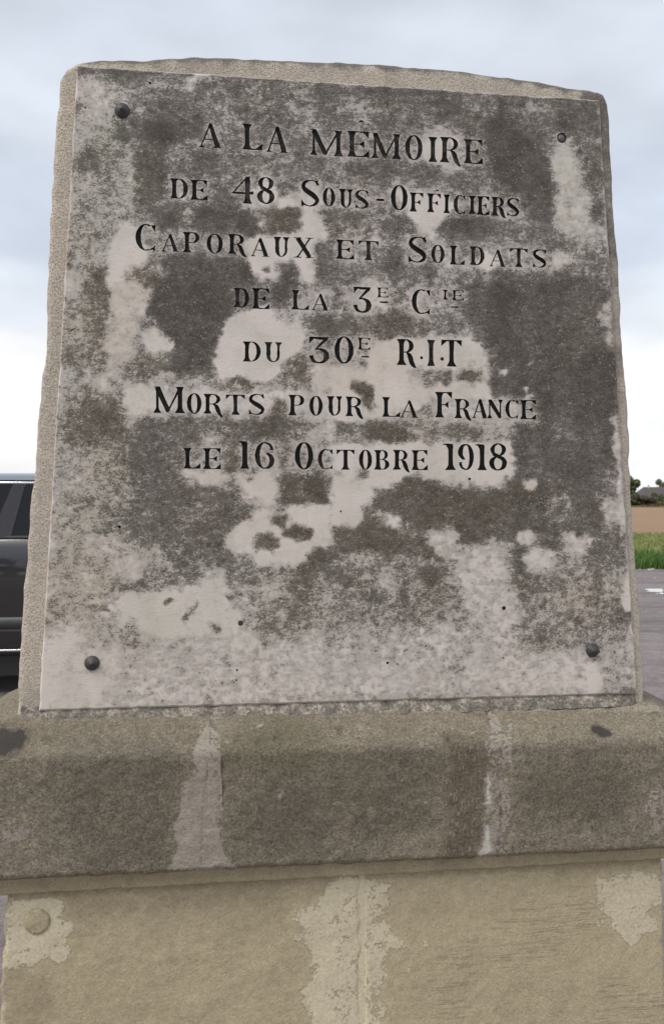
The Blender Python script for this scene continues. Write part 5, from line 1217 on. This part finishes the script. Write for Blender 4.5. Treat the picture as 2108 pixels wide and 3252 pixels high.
def strip(name, mat, x0, x1, z0, z1, out, n=40, follow=True):
    for s in (1, -1):
        m = MB(); n0 = 0
        for i in range(n + 1):
            x = x0 + (x1 - x0) * i / n; y0 = np.interp(z0, [p[1] for p in side], [p[0] for p in side]); y1 = np.interp(z1, [p[1] for p in side], [p[0] for p in side]); t = taper(x)
            m.V += [(x, -s * (y0 - .01) * t, z0), (x, -s * (y0 + out) * t, z0 + .004), (x, -s * (y1 + out) * t, z1 - .004), (x, -s * (y1 - .01) * t, z1)]
        for i in range(n):
            for j in range(3): a = n0 + i * 4 + j; f = (a, a + 4, a + 5, a + 1); m.F.append(f if s == 1 else f[::-1])
        m.build(name, mat, CAR, True)
strip('side_cladding', CLAD, -1.0, 1.0, .525, .612, .012); strip('sill_cover', PLAST, -1.02, 1.02, .30, .525, .006); strip('sill_trim', CHROME, -.98, .98, .335, .362, .016)
strip('belt_trim', PLAST, -1.15, 2.0, 1.196, 1.224, .004)
# greenhouse: glass shell + pillars + roof
def gh(x, s, f):  # f 0 belt .. 1 roof edge
    zt = 1.635 - .02 * ((x) / 1.6) ** 2; return (x, s * -(.865 - .155 * f) * (1 - .03 * abs(x)), 1.215 + (zt - 1.215) * f)
def winpoly(p0, p1, p2, p3, s, off=0):
    n = 10; V = []; F = []
    for i in range(n + 1):
        for j in range(7):
            a = i / n; b = j / 6; xb = p0 + (p1 - p0) * a; xt = p3 + (p2 - p3) * a; q = gh(xb + (xt - xb) * b, s, b); V.append((q[0], q[1] * (1 + off), q[2]))
    for i in range(n):
        for j in range(6): k_ = i * 7 + j; f = (k_, k_ + 7, k_ + 8, k_ + 1); F.append(f if s == 1 else f[::-1])
    return V, F
wins = [(-1.15, -.05, .08, -.62), (.10, 1.02, 1.02, .17), (1.10, 1.85, 1.45, 1.10)]
for s in (1, -1):
    for wnd in wins:
        V, F = winpoly(*wnd, s); o = mesh_obj('window', V, F, GLASS, CAR, True)
for s in (1, -1):
    for nm, pz in (('pillar', (-.05, .10, .17, .08)), ('pillar', (1.02, 1.10, 1.10, 1.02)), ('pillar', (1.85, 2.15, 1.70, 1.45)), ('pillar', (-1.25, -1.15, -.62, -.72))):
        V, F = winpoly(*pz, s, .006); mesh_obj(nm, V, F, plain('gloss_black_pillar', (.03, .028, .032), .15) if pz[0] < 1.5 and pz[0] > -1 else PAINT, CAR, True)
    m = MB(); m.tube([Vector(gh(-.75 + 2.25 * i / 20, s, 1)) + Vector((0, -s * .004, -.010)) for i in range(21)], .013, 8); m.build('window_trim', CHROME, CAR, True)
m = MB(); nx_ = 40
for i in range(nx_ + 1):
    x = -.80 + 2.52 * i / nx_
    for j in range(17):
        b = -1 + 2 * j / 16; e = gh(x, 1, 1); y = b * (abs(e[1]) + .006); z = e[2] + .012 + .072 * (1 - abs(b) ** 5) - .03 * (max(0, abs(x - .4) - .6) / .7) ** 2
        m.V.append((x, y, z))
for i in range(nx_):
    for j in range(16): a = i * 17 + j; m.F.append((a, a + 17, a + 18, a + 1))
n0 = len(m.V)
m.build('roof', ROOFP, CAR, True)
for a, b in ((-1.25, -.80), (2.15, 1.72)):         # windscreen, rear glass
    V = []; F = []
    for i in range(9):
        for j in range(9):
            f = i / 8; x = a + (b - a) * f; q = gh(x, 1, f); bb = -1 + j / 4; V.append((x, bb * abs(q[1]), q[2] + .03 * (1 - bb * bb) * (1 if f < 1 else .6)))
    for i in range(8):
        for j in range(8): k_ = i * 9 + j; f = (k_, k_ + 9, k_ + 10, k_ + 1); F.append(f[::-1] if a < 0 else f)
    mesh_obj('windscreen' if a < 0 else 'rear_window', V, F, GLASS, CAR, True)
for wx in WHX:
    for s in (1, -1):
        My = Matrix.Translation((wx, -s * .80, WR)) @ Matrix.Rotation(R(90 * s), 4, 'X')
        m = MB(); m.lathe([(.22, -.02), (.30, -.0), (WR - .02, .0), (WR, .03), (WR, .19), (WR - .03, .22), (.2, .2)], 32, My @ Matrix.Translation((0, 0, -.12))); wh = empty('wheel', (0, 0, 0)); wh.parent = CAR; m.build('tyre', TYRE, wh, True)
        m = MB(); m.lathe([(.235, .0), (.235, .06), (.2, .03), (.07, .05), (.02, .06)], 20, My @ Matrix.Translation((0, 0, .02)))
        for k in range(5):
            a = 2 * math.pi * k / 5; m.tube([My @ Vector((0.03 * math.cos(a), .03 * math.sin(a), .08)), My @ Vector((.23 * math.cos(a), .23 * math.sin(a), .075))], .022, 6)
        m.build('rim', RIM, wh, True)
m = MB(); m.box((XF - .02, -.62, .84), (XF + .12, -.35, .98)); m.build('headlight', GLS, CAR); m = MB(); m.box((XF - .02, .35, .84), (XF + .12, .62, .98)); m.build('headlight', GLS, CAR)
TL = plain('red_lamp', (.3, .02, .02), .2)
m = MB(); m.box((XR - .12, -.80, .95), (XR + .01, -.5, 1.1)); m.build('tail_light', TL, CAR); m = MB(); m.box((XR - .12, .5, .95), (XR + .01, .80, 1.1)); m.build('tail_light', TL, CAR)
for x in (-.25, .82):
    for s in (1, -1):
        m = MB(); m.tube([(x - .19, -s * .925, 1.06), (x - .16, -s * .965, 1.06), (x - .02, -s * .965, 1.06), (x + .01, -s * .925, 1.06)], .011, 8); m.build('door_handle', CHROME, CAR, True)
for s in (1, -1):
    m = MB(); m.tube([(-.95, -s * .84, 1.20), (-.95, -s * 1.0, 1.24)], .03, 6); m.tube([(-1.0, -s * 1.0, 1.27), (-.9, -s * 1.0, 1.27)], [.11, .09], 10); m.build('wing_mirror', PAINT, CAR, True)
